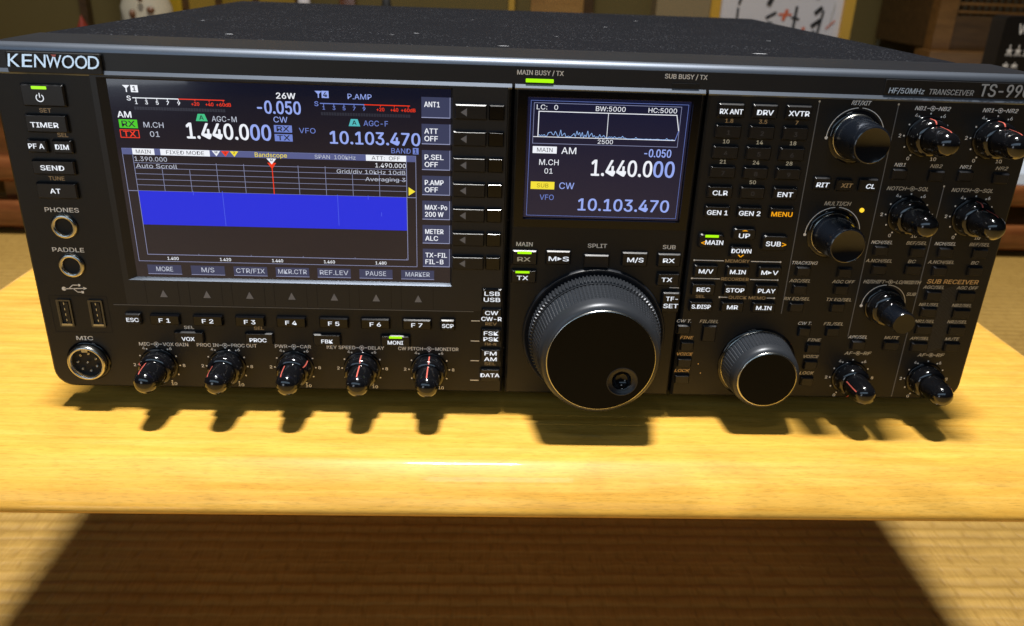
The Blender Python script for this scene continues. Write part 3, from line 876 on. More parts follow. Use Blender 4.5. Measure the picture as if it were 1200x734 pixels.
def right_block():
    mb = MB()
    plate(mb, (79.4, X1, -71, 84.6), (.5, 9, .5, .5), [], -14, 0, 1.1, 'panel')
    for x, y0, y1 in ((130.2, -23.2, 81.4), (166.8, -35.2, 81.2), (197.2, -69.5, 44.0)):
        mb.rect(x - .22, x + .22, y0, y1, .06, 'groove'); mb.disc(x, y1, .5, .07, 'printdim', 8)
    for i, s in enumerate(('1.8', '3.5', '7')): text(mb, s, 90.3 + 15.6 * i, 71.6, 1.7, None, .06, 'tan')
    for i, s in enumerate(('10', '14', '18')): text(mb, s, 90.2 + 15.6 * i, 62.2, 1.7, None, .06, 'litdim')
    for i, s in enumerate(('21', '24', '28')): text(mb, s, 90.0 + 15.6 * i, 52.8, 1.7, None, .06, 'litdim')
    text(mb, '50', 105.4, 43.5, 1.7, None, .06, 'litdim')
    for y, s, x0, x1, xm0, xm1 in ((4.25, 'MEMORY', 82.6, 125.2, 97.2, 110.6), (-5.2, 'RECORDER', 82.6, 125.4, 96.6, 111.6), (-14.9, 'QUICK MEMO', 97.6, 125.2, 101.6, 121.5)):
        mb.rect(x0, xm0, y - .22, y + .22, .06, 'print'); mb.rect(xm1, x1, y - .22, y + .22, .06, 'print'); mb.disc(x0, y, .5, .07, 'print', 8); mb.disc(x1, y, .5, .07, 'print', 8)
        text(mb, s, (xm0 + xm1) / 2, y, 1.6, (xm1 - xm0) - 1.4, .06, 'tan')
    text(mb, 'SEL', 88, -14.7, 1.5, 4.6, k='tan')
    SH = .28
    small = [('CW T.', 81.6, -28.2, 'print', 7.4), ('FIL/SEL', 94.4, -28.2, 'printdim', 9.5), ('FINE', 84.0, -37.4, 'printwarm', 6.4), ('VOICE', 83.9, -46.7, 'printwarm', 8.2), ('LOCK', 83.8, -56.2, 'printwarm', 7.4),
             ('TRACKING', 137.3, 4.1, 'print', 12.8), ('AGC/SEL', 136.8, -5.3, 'printdim', 10.6), ('AGC OFF', 158.6, -5.3, 'printdim', 11), ('RX EQ/SEL', 136.9, -14.9, 'printdim', 13), ('TX EQ/SEL', 158.2, -14.9, 'printdim', 13),
             ('CW T.', 143.4, -28.2, 'print', 7), ('FIL/SEL', 158.2, -28.2, 'printdim', 10), ('FINE', 149.8, -37.4, 'printdim', 6.4), ('VOICE', 149.7, -46.8, 'printdim', 8), ('LOCK', 149.3, -56.4, 'printdim', 7.2),
             ('NB1', 173.9, 53.7, 'print', 5.2), ('NB2', 191.2, 53.5, 'printdim', 5.4), ('NR1', 205.4, 53.5, 'print', 5.4), ('NR2', 222.8, 53.3, 'printdim', 5.6),
             ('NCH/SEL', 173.6, 15.6, 'print', 10.4), ('BEF/SEL', 190.8, 15.6, 'printdim', 10), ('NCH/SEL', 205.2, 15.6, 'print', 10.4), ('BEF/SEL', 222.3, 15.6, 'printdim', 10),
             ('A.NCH/SEL', 174.2, 6.1, 'printdim', 13), ('BC', 190.6, 6.1, 'printdim', 3.6), ('A.NCH/SEL', 205.4, 6.1, 'printdim', 13), ('BC', 222.4, 6.1, 'printdim', 3.6),
             ('MUTE', 189.7, -35.3, 'printdim', 7.2), ('APF/SEL', 172.2, -35.3, 'print', 9.8), ('SUB', 194.3, -11.2, 'printdim', 4.6),
             ('AGC/SEL', 205.0, -7.2, 'printdim', 10.6), ('AGC OFF', 222.0, -7.2, 'printdim', 10.4), ('NB1/SEL', 204.8, -16.6, 'printdim', 10), ('NB2/SEL', 221.8, -16.7, 'printdim', 10), ('NR1/SEL', 204.8, -25.8, 'printdim', 10), ('NR2/SEL', 221.7, -25.8, 'printdim', 10), ('APF/SEL', 204.4, -35.4, 'printdim', 9.6), ('MUTE', 221.4, -35.4, 'printdim', 7)]
    for s, x, y, k, w in small:
        text(mb, s, x, y, 1.65, w, .06, k, 'C', SH, .02)
    text(mb, 'SUB RECEIVER', 213.8, -4.1, 2.2, 26, .06, 'printwarm', 'C', .2, .03)
    text(mb, 'RIT/XIT', 149.6, 81.3, 1.9, 8.6, .06, 'print', 'C', SH); text(mb, 'MULTI/CH', 147.9, 34.3, 1.9, 12.4, .06, 'printdim', 'C', SH)
    for cx, cy in ((149.6, 65.8), (148.0, 19.2)):
        mb.arc(cx, cy, 13.1, 13.45, -92, -4, .06, 'print'); mb.arc(cx, cy, 13.1, 13.45, 4, 78, .06, 'print'); mb.disc(cx - 13.3, cy - .6, .75, .07, 'print', 10)
    cx, cy = 181.2, -17.6
    mb.arc(cx, cy, 10.9, 11.25, -88, -2, .06, 'print'); mb.arc(cx, cy, 10.9, 11.25, 2, 92, .06, 'printdim'); mb.disc(cx - 11.1, cy - .3, .8, .07, 'print', 10)
    for cx, y, a, b, k in ((183, 79.8, 'NB1', 'NB2', 'print'), (214.6, 79.8, 'NR1', 'NR2', 'print'), (182.2, 42.4, 'NOTCH', 'SQL', 'printdim'), (213.6, 42.4, 'NOTCH', 'SQL', 'printdim'), (182.3, -4.9, 'HI/SHIFT', 'LO/WIDTH', 'printdim'), (174.0, -44.5, 'AF', 'RF', 'printdim'), (212.6, -44.8, 'AF', 'RF', 'printdim')):
        sym(mb, cx, y, k, s=.78)
        wd = {'NOTCH': 9, 'SQL': 5, 'HI/SHIFT': 10.4, 'LO/WIDTH': 12.2, 'AF': 3.8, 'RF': 3.8}
        text(mb, a, cx - 3.0, y, 1.8, wd.get(a, 5), .06, k, 'R', SH, .03); text(mb, b, cx + 3.0, y, 1.8, wd.get(b, 5.2), .06, k, 'L', SH, .03)
    for cx, cy in ((182.7, 67.2), (214.2, 67.0), (182.4, 29.6), (214.0, 29.4), (172.2, -58.6), (212.0, -58.6)):
        scale_marks(mb, cx, cy)
    for i in range(44):  # reflection of something knurled, painted as diagonal lines
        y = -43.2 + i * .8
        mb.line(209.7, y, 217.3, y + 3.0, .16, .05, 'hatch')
    mb.disc(91.7, -52.2, .35, .07, 'printwarm', 8); mb.disc(93.5, -57.5, .35, .07, 'printwarm', 8); mb.disc(138, -40, .3, .07, 'red', 8)
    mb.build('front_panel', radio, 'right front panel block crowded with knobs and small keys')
    mb = MB(); mb.lathe(160.1, 31.4, [[(1.1, 0), (1.1, .4), (.8, .9), (0, 1.1)]], 'yellowled', 16); mb.build('indicator_lamp', radio, 'small glowing yellow lamp by the MULTI/CH knob')
right_block()

# ---------------------------------------------------------------- keys
def key(name, x0, x1, yt, yb, texts=(), d=1.9, mat='key', r=.5, led=None, label=None):
    if yb > yt: yt, yb = yb, yt
    mb = MB()
    d += .35
    c = .56
    o_ = rrect(x0, x1, yb, yt, r, 3)
    mb.stack([(rrect(x0 - .35, x1 + .35, yb - .35, yt + .35, r, 3), .045)], 'dark')
    mb.stack([(o_, 0), (o_, d - c * 1.4), (rrect(x0 + c, x1 - c, yb + c, yt - c, max(.15, r - .2), 3), d)], mat)
    for t in texts:
        s, tx, ty, h, w = t[:5]
        k = t[5] if len(t) > 5 else 'lit'
        shear = t[6] if len(t) > 6 else 0
        text(mb, s, tx, ty, h, w, d + .05, k, 'C', shear, .035)
    b = mb.build(name, radio, label)
    if led:
        lm = MB()
        a, bb_, c0, c1 = led
        lm.stack([(rrect(a, bb_, c0, c1, .2), d - .2), (rrect(a, bb_, c0, c1, .2), d + .12)], 'green')
        lm.build('key_lamp', b)
    return b

def keys():
    # left column
    b = key('power_button', -222.8, -204.3, 78.6, 69.2, (), 1.6, led=(-217.8, -211.4, 76.6, 77.9), label='power button with green lamp and standby mark')
    mb = MB(); mb.arc(-214.9, 72.9, 1.35, 1.75, 35, 325, 2.01, 'lit'); mb.rect(-215.1, -214.7, 73.0, 75.0, 2.01, 'lit'); mb.build('standby_mark', b)
    key('button', -223.2, -205.2, 65.6, 57.8, [('TIMER', -215, 61.2, 2.2, 12)])
    key('button', -224.6, -215.7, 54.5, 48.7, [('PF A', -220.4, 51.7, 2.2, 6.8)]); key('button', -213.5, -204.8, 54.6, 48.6, [('DIM', -209.2, 51.6, 2.2, 5.8)])
    key('button', -224.2, -205.4, 45.4, 38.8, [('SEND', -215.2, 42, 2.2, 10.4)]); key('button', -224.3, -206.2, 35, 27.6, [('AT', -215.8, 31.3, 2.2, 4.6)])
    # function row
    key('button', -194.4, -186.8, -29.3, -35.2, [('ESC', -190.7, -32.4, 2.0, 5.8)])
    for i, x in enumerate((-175.4, -154.6, -134.2, -114.1, -93.2, -72.8, -52.3)):
        key('function_key', x - 7.2, x + 7.2, -29.7, -35.2, [('F %d' % (i + 1), x, -32.5, 2.1, 5.4)], 1.7, 'gloss')
    key('button', -40.7, -33.4, -29.4, -35.2, [('SCP', -37, -32.5, 2.0, 5.6)])
    for x0, x1, s, tx, w, led in ((-172, -157.6, 'VOX', -165.2, 6.2, None), (-137.4, -123.6, 'PROC', -131, 8.2, None), (-104, -90.3, 'FBK', -97, 5.6, None), (-70.4, -55.8, 'MONI', -63.1, 7.6, (-66.2, -59.8, -40.0, -38.9))):
        key('button', x0, x1, -38.6, -44.8, [(s, tx, -42.3, 2.0, w)], 1.7, led=led)
    # side keys of the wide screen
    for i in range(7):
        y = 75.6 - 11.9 * i
        mb = MB()
        x0, x1 = -34.2 + (-.9 if i else 0), -19.9
        o_ = rrect(x0, x1, y - 6.6, y, .3, 2); mb.stack([(o_, .4), (o_, 1.75), (rrect(x0 + .45, x1 - .45, y - 6.1, y - .5, .3, 2), 2.4)], 'key')
        o2 = rrect(-19.0, -12.0, y - 6.6, y, .3, 2); mb.stack([(o2, .4), (o2, 1.55), (rrect(-18.6, -12.4, y - 6.1, y - .5, .3, 2), 2.2)], 'gloss')
        mb.poly([(-31.6, y - 3.4), (-28.8, y - 5.2), (-28.8, y - 1.6)], 2.46, 'arrow')
        mb.v = [(a, b, c + (.09 * i if c > 1 else 0)) for a, b, c in mb.v]
        mb.build('arrow_key', radio)
    # mode keys
    for yt, a, b_, wa, wb in ((-12.6, 'LSB', 'USB', 7.4, 8), (-22.9, 'CW', 'CW-R', 6.4, 10), (-34.0, 'FSK', 'PSK', 7.2, 7.4), (-45.2, 'FM', 'AM', 6, 6.2), (-56.4, 'DATA', '', 9.6, 0)):
        tx = [(a, -15.4, yt - 2.3 - (0 if b_ else 1.2), 2.1, wa)]
        if b_: tx.append((b_, -15.4, yt - 5.5, 2.1, wb))
        key('button', -20.4, -10.3, yt, yt - 7.2, tx, 1.5)
    # keypad
    rows = ((79.5, 73.2), (70.0, 63.9), (60.5, 54.4), (51, 45.5), (41.7, 36.0), (32.1, 26.5))
    cols = ((84.1, 96.0), (99.7, 111.3), (115.2, 126.8))
    leg = (('RX ANT', 'DRV', 'XVTR'), ('1', '2', '3'), ('4', '5', '6'), ('7', '8', '9'), ('CLR', '0', 'ENT'), ('GEN 1', 'GEN 2', 'MENU'))
    wid = {'RX ANT': 10.4, 'DRV': 7.4, 'XVTR': 9.4, 'CLR': 7, 'ENT': 7.2, 'GEN 1': 9.8, 'GEN 2': 10.2, 'MENU': 10}
    for (yt, yb), ls in zip(rows, leg):
        for (x0, x1), s in zip(cols, ls):
            num = s.isdigit()
            cx, cy = (x0 + x1) / 2, (yt + yb) / 2 - .3
            t = [(s, cx, cy, 2.0, None, 'greydot')] if num else [(s, cx, cy, 2.2, wid[s], 'amber' if s == 'MENU' else 'lit')]
            b = key('number_key' if num else 'button', x0, x1, yt, yb, t, label='key with amber MENU legend' if s == 'MENU' else None)
    mbk = None
    # cursor keys
    key('button', 82.9, 95.2, 18.3, 11.2, [('MAIN', 90.5, 14.2, 2.2, 8.6), ('<', 85.2, 14.2, 2.6, 2.0, 'amber')], 2.0, r=1.4, led=(85.8, 92.3, 16.7, 17.9))
    key('button', 98.9, 110.2, 21.5, 15.7, [('UP', 104.6, 17.9, 2.2, 5.2), ('^', 104.6, 20.2, 1.1, 3.0, 'amber')], 2.0, r=1.4)
    key('button', 98.9, 109.4, 12.5, 6.6, [('DOWN', 104.3, 10.2, 2.1, 9.6), ('v', 104.3, 7.9, 1.6, 3.0, 'amber')], 2.0, r=.8)
    key('button', 113.8, 126.2, 18.3, 10.6, [('SUB', 119.3, 14.2, 2.3, 7.2), ('>', 124.6, 14.2, 2.6, 2.0, 'amber')], 2.0, r=1.4)
    for (yt, yb), ls, ws in (((2.4, -3.7), ('M/V', 'M.IN', 'M\u25B6V'), (7, 7.6, 7.6)), ((-7.1, -13.4), ('REC', 'STOP', 'PLAY'), (6.6, 9, 8.6)), ((-16.6, -22.1), ('S.DISP', 'MR', 'M.IN'), (9.4, 5.4, 7.6))):
        for i, (x0, x1) in enumerate(((82.6, 94.3), (98.5, 109.9), (114.2, 125.8))):
            s = ls[i]; cx = (x0 + x1) / 2
            if '\u25B6' in s:
                b = key('button', x0, x1, yt, yb, [('M', cx - 2.7, (yt + yb) / 2, 2.1, 2.8), ('V', cx + 2.8, (yt + yb) / 2, 2.1, 2.6)])
                m2 = MB(); yy = (yt + yb) / 2; m2.poly([(cx - .9, yy - .8), (cx + 1.1, yy), (cx - .9, yy + .8)], 2.3, 'lit'); m2.build('arrow_mark', b)
            else:
                key('button', x0, x1, yt, yb, [(s, cx, (yt + yb) / 2, 2.1, ws[i])])
    # centre block keys
    key('button', -6.3, 5.8, 7.7, 0.3, [('RX', -.6, 3.4, 2.1, 6.2, 'litdim')], 1.6, led=(-3.8, 3.0, 6.1, 7.3)); key('button', -6.4, 5.8, -2.2, -9.0, [('TX', -.9, -6.2, 2.1, 5.4, 'lit')], 1.6, led=(-4.4, 2.4, -3.8, -2.7))
    b = key('button', 9.9, 22, 7.9, .8, [('M', 13.2, 4.0, 2.2, 3.6), ('S', 19.6, 4.0, 2.2, 2.9)], 1.6)
    m2 = MB(); m2.poly([(15.6, 3.1), (17.7, 4.0), (15.6, 4.9)], 2.01, 'lit'); m2.build('arrow_mark', b)
    key('button', 28.4, 40.8, 6.3, -.4, (), 1.6); key('button', 46.8, 59.4, 8.0, .8, [('M/S', 53.4, 4.3, 2.2, 7.8)], 1.6)
    key('button', 64.2, 75.6, 7.7, 1.0, [('RX', 69.7, 4.3, 2.1, 5.6)], 1.6); key('button', 65.0, 76, -2.3, -8.9, [('TX', 69.8, -5.6, 2.1, 5.2)], 1.6)
    key('button', 68.4, 77.4, -12.0, -22.6, [('TF-', 73.2, -15.2, 2.2, 5.8), ('SET', 73.0, -19.0, 2.2, 7.2)], 2.6, r=.8)
    # small oblong keys with slanted names above them
    sm = [(78.2, 85.0, -30.0), (80.9, 87.7, -39.2), (80.4, 87.7, -48.6), (80.1, 87.7, -58.2),
          (133.4, 140.6, 2.4), (133.3, 140.4, -7.2), (133.2, 140.5, -16.7), (154.2, 161.2, 2.2), (154.2, 161.2, -6.8), (154.2, 161.2, -16.4), (140.2, 146.4, -30.0), (154.4, 161.3, -29.8), (145.9, 153.2, -39.2), (146.4, 153.3, -48.8), (146.5, 153.0, -58.4),
          (170.4, 177.3, 51.8), (188.2, 195.3, 51.4), (202.1, 209.1, 51.7), (219.3, 226.5, 51.1), (169.9, 176.9, 13.9), (188.1, 195.2, 13.6), (202.1, 209.1, 13.8), (219.4, 226.5, 13.6), (170.9, 178.0, 4.2), (187.7, 195.4, 4.5), (201.5, 208.5, 4.0), (219.2, 226.4, 4.4),
          (185.9, 193.6, -37.0), (169.0, 176.0, -37.0), (201.2, 209.0, -9.0), (217.7, 226.3, -9.1), (200.9, 208.8, -18.0), (217.8, 226.2, -18.6), (200.8, 208.8, -27.7), (217.8, 226.0, -27.8), (200.3, 208.6, -37.4), (217.8, 225.8, -37.2)]
    for x0, x1, yt in sm:
        key('small_key', x0, x1, yt, yt - 4.9, (), 1.5, r=.25)
    key('small_key', 91.2, 98.2, -29.9, -38.8, (), 1.5, r=.25)
    key('button', 133.9, 141.9, 47.0, 41.0, [('RIT', 138.1, 43.6, 2.1, 5.8, 'lit', .2)], 1.6); key('button', 144.6, 152.2, 46.5, 40.8, [('XIT', 149.6, 43.6, 1.9, 5.2, 'tan', .2)], 1.6); key('button', 155.6, 164.6, 46.9, 41.0, [('CL', 161, 43.5, 2.1, 4.2, 'lit', .2)], 1.6)
keys()

# ---------------------------------------------------------------- jacks
def jacks():
    for cy in (14.1, -5.3):
        mb = MB()
        mb.lathe(-215.7, cy, [('chrome', [(6.1, 0), (6.1, .8), (5.7, 1.5), (5.0, 1.9), (4.3, 1.7), (3.9, 1.0), (3.8, .1)]), ('dark', [(3.9, .12), (0, .12)])], 'chrome', 40)
        mb.build('headphone_jack' if cy > 0 else 'paddle_jack', radio)
    mb = MB()
    mb.frame(-230, -202.2, -40.7, -21.0, .35, .07, 'dark')
    mb.build('usb_recess', radio)
    for x in (-223.2, -208.1):
        mb = MB()
        x0, x1, y0, y1 = x - 2.9, x + 2.9, -36.9, -23.6
        O = rrect(x0 - .5, x1 + .5, y0 - .5, y1 + .5, .4, 2); I = rrect(x0 + .3, x1 - .3, y0 + .3, y1 - .3, .2, 2)
        mb.stack([(O, 0), (O, .9), (I, .9), (I, .1)], 'steel', cap=False)
        mb.poly(I, .1, 'dark')
        mb.box(x + .3, x + 2.0, y0 + 1, y1 - 1, .1, .7, 'key')
        mb.box(x0 + .4, x1 - .4, y0 + .2, y0 + 1.2, .1, 1.0, 'chrome'); mb.box(x0 + .25, x0 + .7, y0 + 1.2, y1 - .4, .1, .8, 'steel')
        for q in range(4): mb.box(x - .1, x + .32, -34.5 + q * 2.9, -33.3 + q * 2.9, .1, .6, 'pin')
        mb.build('usb_port', radio)
    cx, cy = -216.3, -56.2
    mb = MB()
    mb.lathe(cx, cy, [('gloss', [(10.6, 0), (10.6, .5), (9.6, .8)]), ('chrome', [(9.3, .4), (9.3, 3.2), (8.9, 4.0), (8.2, 4.2), (7.6, 3.8), (7.4, .4)]), ('dark', [(7.5, .9), (0, .9)])], 'chrome', 48)
    mb.build('microphone_socket', radio)
    socket = bpy.data.objects['microphone_socket']
    mb = MB()
    for i in range(7):
        a = R_(25 + 360 * i / 7)
        mb.lathe(cx + 4.7 * math.cos(a), cy + 4.7 * math.sin(a), [[(.65, .9), (.65, 2.3), (0, 2.7)]], 'pin', 10)
    mb.lathe(cx, cy, [[(.65, .9), (.65, 2.3), (0, 2.7)]], 'pin', 10)
    mb.box(cx - 1.5, cx + 1.5, cy + 6.0, cy + 7.6, .9, 3.2, 'chrome')
    mb.build('pins', socket)
jacks()

# ---------------------------------------------------------------- knobs
OUT = [(8.35, .9), (8.35, 5.6), (8.1, 6.8), (7.5, 7.6), (6.6, 8.0)]
INN = [(6.25, 7.9), (6.15, 11), (5.95, 16), (5.75, 18), (5.35, 19.6), (4.7, 20.9), (3.7, 21.9), (2.4, 22.5), (1.1, 22.8), (0, 22.85)]
def concentric(cx, cy, a_out, a_in, label=None):
    mb = MB()
    mb.lathe(cx, cy, [[(9.5, .05), (9.4, .8), (8.9, 1.0), (8.3, 1.0)]], 'gloss', 48)
    mb.lathe(cx, cy, [OUT, [(6.7, 8.0), (6.2, 7.7)]], 'knob', 48)
    k = mb.build('control_knob', radio, label)
    i = MB(); i.lathe(cx, cy, [INN], 'knob', 48); i = i.build('inner_knob', k)
    p = MB(); p.pointer(cx, cy, [(8.35, 2.0), (8.35, 5.6), (8.1, 6.8), (7.5, 7.6), (6.8, 7.95)], a_out, .62, 'red'); p.build('pointer_line', k)
    p = MB(); p.pointer(cx, cy, [(6.2, 9.2), (6.15, 11), (5.95, 16), (5.75, 18), (5.35, 19.6)], a_in, .62, 'red'); p.build('pointer_line', k)
for cx, ao, ai in ((-182, -58, -24), (-148.3, -150, -40), (-114.2, 55, -28), (-80.3, 0, 0), (-46.5, 2, 0)):
    concentric(cx, -58.1, ao, ai)
for cx, cy, ao, ai in ((182.7, 67.2, -6, 4), (214.2, 67.0, -4, 6), (182.4, 29.6, 150, 62), (214.0, 29.4, -4, 6), (172.2, -58.6, 200, -66), (212.0, -58.6, 160, 42)):
    concentric(cx, cy, ao, ai)

def plain_knob(cx, cy):
    mb = MB()
    mb.lathe(cx, cy, [('gloss', [(12.2, .05), (12.2, .2), (10.6, .3)]), ('chrome', [(10.6, .3), (10.5, .9), (10.2, 1.1)]), [(10.2, .9), (9.9, 4), (8.9, 15.5), (8.6, 17.6), (8.1, 18.6)], [(8.1, 18.6), (7.7, 18.85)], ('knob', [(7.7, 18.85), (7.4, 18.7), (0, 18.6)])], 'satin', 64)
    mb.build('tuning_knob', radio)
plain_knob(149.6, 65.8); plain_knob(148.0, 19.2)

def filter_knob():
    cx, cy = 181.2, -17.6
    mb = MB()
    mb.lathe(cx, cy, [[(9.6, .05), (9.6, 1.0), (9.0, 1.3)], [(8.9, 1.0), (8.8, 5.2), (8.4, 6.6), (7.6, 7.4), (6.2, 7.8)]], 'knob', 48)
    k = mb.build('filter_knob', radio)
    i = MB(); i.lathe(cx, cy, [('knob', [(6.6, 7.6), (6.4, 11.2), (5.9, 12.0)]), ('satin', [(5.9, 11.8), (5.75, 20.5), (5.5, 22.2), (5.1, 22.8)]), ('knob', [(5.1, 22.8), (0, 22.7)])], 'satin', 48); i.build('inner_knob', k)
filter_knob()

def grip(mb, cx, cy, r0, r1, d0, d1, n, rows, k, amp=.28, sub=4):
    V = []; F = []
    A = n * sub; B = rows * sub
    for j in range(B + 1):
        t = j / B
        for i in range(A):
            a = 2 * math.pi * i / A
            u = (i % sub) in (0,); w = (j % sub) in (0,)
            r = r0 + (r1 - r0) * t - (amp if (u or w) else 0)
            V.append((cx + r * math.cos(a), cy + r * math.sin(a), d0 + (d1 - d0) * t))
    for j in range(B):
        for i in range(A):
            q = (i + 1) % A
            F.append((j * A + i, j * A + q, (j + 1) * A + q, (j + 1) * A + i))
    mb.add(V, F, k, False)

def main_dial():
    cx, cy = 36.2, -36.7
    mb = MB()
    mb.lathe(cx, cy, [[(35.9, 0), (35.9, 1.4), (35.4, 2.0)], [(35.4, 2.0), (34.6, 2.0), (34.2, 1.3), (31, 1.2)]], 'trim', 120)
    d = mb.build('tuning_dial', radio, 'large round tuning dial with a finger dimple')
    mb = MB()
    n = 110; V = []; F = []
    for i in range(n * 4):
        a = 2 * math.pi * i / (n * 4)
        g = .75 if i % 4 in (0, 1) else 0
        for r, z in ((33.0 - g, 2.2), (32.9 - g, 7.2), (32.2 - g, 7.8), (30.5, 8.0)):
            V.append((cx + r * math.cos(a), cy + r * math.sin(a), z))
    for i in range(n * 4):
        j = (i + 1) % (n * 4)
        for q in range(3):
            F.append((i * 4 + q, j * 4 + q, j * 4 + q + 1, i * 4 + q + 1))
    mb.add(V, F, 'grip'); mb.build('ribbed_ring', d)
    mb = MB()
    mb.lathe(cx, cy, [('trim', [(30.4, 7.5), (30.4, 9.4)]), [(30.4, 9.4), (31.6, 9.4), (31.8, 9.8), (31.75, 10.6)]], 'grip', 120)
    grip(mb, cx, cy, 31.7, 29.5, 10.8, 23.2, 104, 8, 'grip', .5)
    mb.lathe(cx, cy, [[(29.5, 23.2), (28.8, 26.6), (28.2, 28.2), (27.0, 29.4), (26.0, 29.7)]], 'grip', 120)
    mb.build('rubber_grip', d)
    mb = MB()
    mb.lathe(cx, cy, [('chrome', [(26.05, 29.6), (25.9, 30.25), (25.55, 30.35)])], 'chrome', 120)
    # face plate with a hole for the finger dimple
    hx, hy, hr = cx + 15.2 * math.cos(R_(-44)), cy + 15.2 * math.sin(R_(-44)), 7.2
    bm = bmesh.new(); edges = []
    for (ax, ay, ar, nn) in ((cx, cy, 25.6, 96), (hx, hy, hr, 48)):
        vs = [bm.verts.new((ax + ar * math.cos(2 * math.pi * i / nn), ay + ar * math.sin(2 * math.pi * i / nn), 30.2)) for i in range(nn)]
        for i in range(nn): edges.append(bm.edges.new((vs[i], vs[(i + 1) % nn])))
    bmesh.ops.triangle_fill(bm, use_beauty=True, use_dissolve=False, edges=edges, normal=(0, 0, 1))
    bm.verts.index_update()
    mb.add([tuple(v.co) for v in bm.verts], [tuple(v.index for v in f.verts) for f in bm.faces], 'spun'); bm.free()
    mb.build('dial_face', d, origin=(cx, cy, 30.2))
    mb = MB()
    mb.lathe(hx, hy, [('trim', [(7.5, 30.25), (7.2, 30.4), (6.9, 30.1), (6.2, 29.5), (5.0, 29.1)]), [(5.0, 29.1), (4.6, 28.9), (4.2, 28.0), (3.6, 26.8), (2.2, 25.9), (0, 25.6)]], 'gloss', 48)
    mb.build('finger_dimple', d)
main_dial()

def sub_dial():
    cx, cy = 121.8, -51.5
    mb = MB()
    mb.lathe(cx, cy, [('gloss', [(20.0, 0), (19.9, .6), (18.4, .8)]), ('chrome', [(18.9, .6), (18.9, 1.1), (18.5, 1.4)])], 'chrome', 90)
    d = mb.build('sub_tuning_dial', radio, 'smaller tuning dial right of the large one')
    mb = MB()
    grip(mb, cx, cy, 18.5, 17.3, 1.4, 13.0, 62, 8, 'grip', .45)
    mb.lathe(cx, cy, [[(17.3, 13.0), (16.9, 15.2), (16.3, 16.6), (15.4, 17.4), (14.9, 17.6)]], 'grip', 90)
    mb.build('rubber_grip', d)
    mb = MB()
    mb.lathe(cx, cy, [('chrome', [(14.95, 17.5), (14.75, 18.0), (14.3, 18.1)]), ('spun', [(14.3, 18.0), (0, 18.0)])], 'spun', 90)
    mb.build('dial_face', d, origin=(cx, cy, 18))
sub_dial()

# ================================================================== things behind the table
def cuboid(name, x0, x1, y0, y1, z0, z1, k, parent=None, label=None, bev=0):
    mb = MB(); mb.box(x0, x1, y0, y1, z0, z1, k)
    return mb.build(name, parent, label)

FL = -329
def armchair(cx, label):
    t = tag(empty('low_armchair', (cx, FL, -1250)), label, 'armchair', 'low armchairs behind the table')
    w = 330
    def rail(name, x0, x1, y0, y1, z0, z1):
        mb = MB()
        r = min(y1 - y0, z1 - z0) * .35
        p = rrect(y0, y1, z0, z1, r, 4)
        n = len(p)
        V = [(x0, a, b) for a, b in p] + [(x1, a, b) for a, b in p]
        mb.add(V, [(i, (i + 1) % n, n + (i + 1) % n, n + i) for i in range(n)], 'brownwood', True)
        mb.add(V[:n], [tuple(range(n))], 'brownwood'); mb.add(V[n:], [tuple(range(n - 1, -1, -1))], 'brownwood')
        mb.build(name, t)
    rail('bottom_rail', cx - w, cx + w, FL + 10, FL + 62, -1065, -1000)
    rail('seat_rail', cx - w, cx + w, FL + 92, FL + 134, -1065, -1000)
    rail('bottom_rail', cx - w, cx + w, FL + 10, FL + 62, -1610, -1550)
    for sx in (-1, 1):
        for z in (-1055, -1595):
            x = cx + sx * (w - 40)
            mb = MB(); mb.box(x - 24, x + 24, FL, FL + 222, z - 26, z + 26, 'brownwood'); mb.build('leg', t)
        x = cx + sx * (w - 40)
        mb = MB(); mb.box(x - 32, x + 32, FL + 222, FL + 250, -1610, -1020, 'brownwood'); mb.build('armrest', t)
    mb = MB()
    p = [(-1010, 0), (-1014, 22), (-1075, 112), (-1115, 150), (-1550, 140), (-1550, 0)]
    V = [(cx - w + 75, FL + 134 + b * .82, a) for a, b in p] + [(cx + w - 75, FL + 134 + b * .82, a) for a, b in p]
    n = len(p)
    mb.add(V, [(i, n + i, n + (i + 1) % n, (i + 1) % n) for i in range(n)] + [tuple(range(n)), tuple(range(2 * n - 1, n - 1, -1))], 'cushion')
    mb.build('seat_cushion', t)
armchair(-1110, 'brown wooden low armchair with pale blue cushion left of the radio')
armchair(1110, 'brown wooden low armchair with pale blue cushion right of the radio')

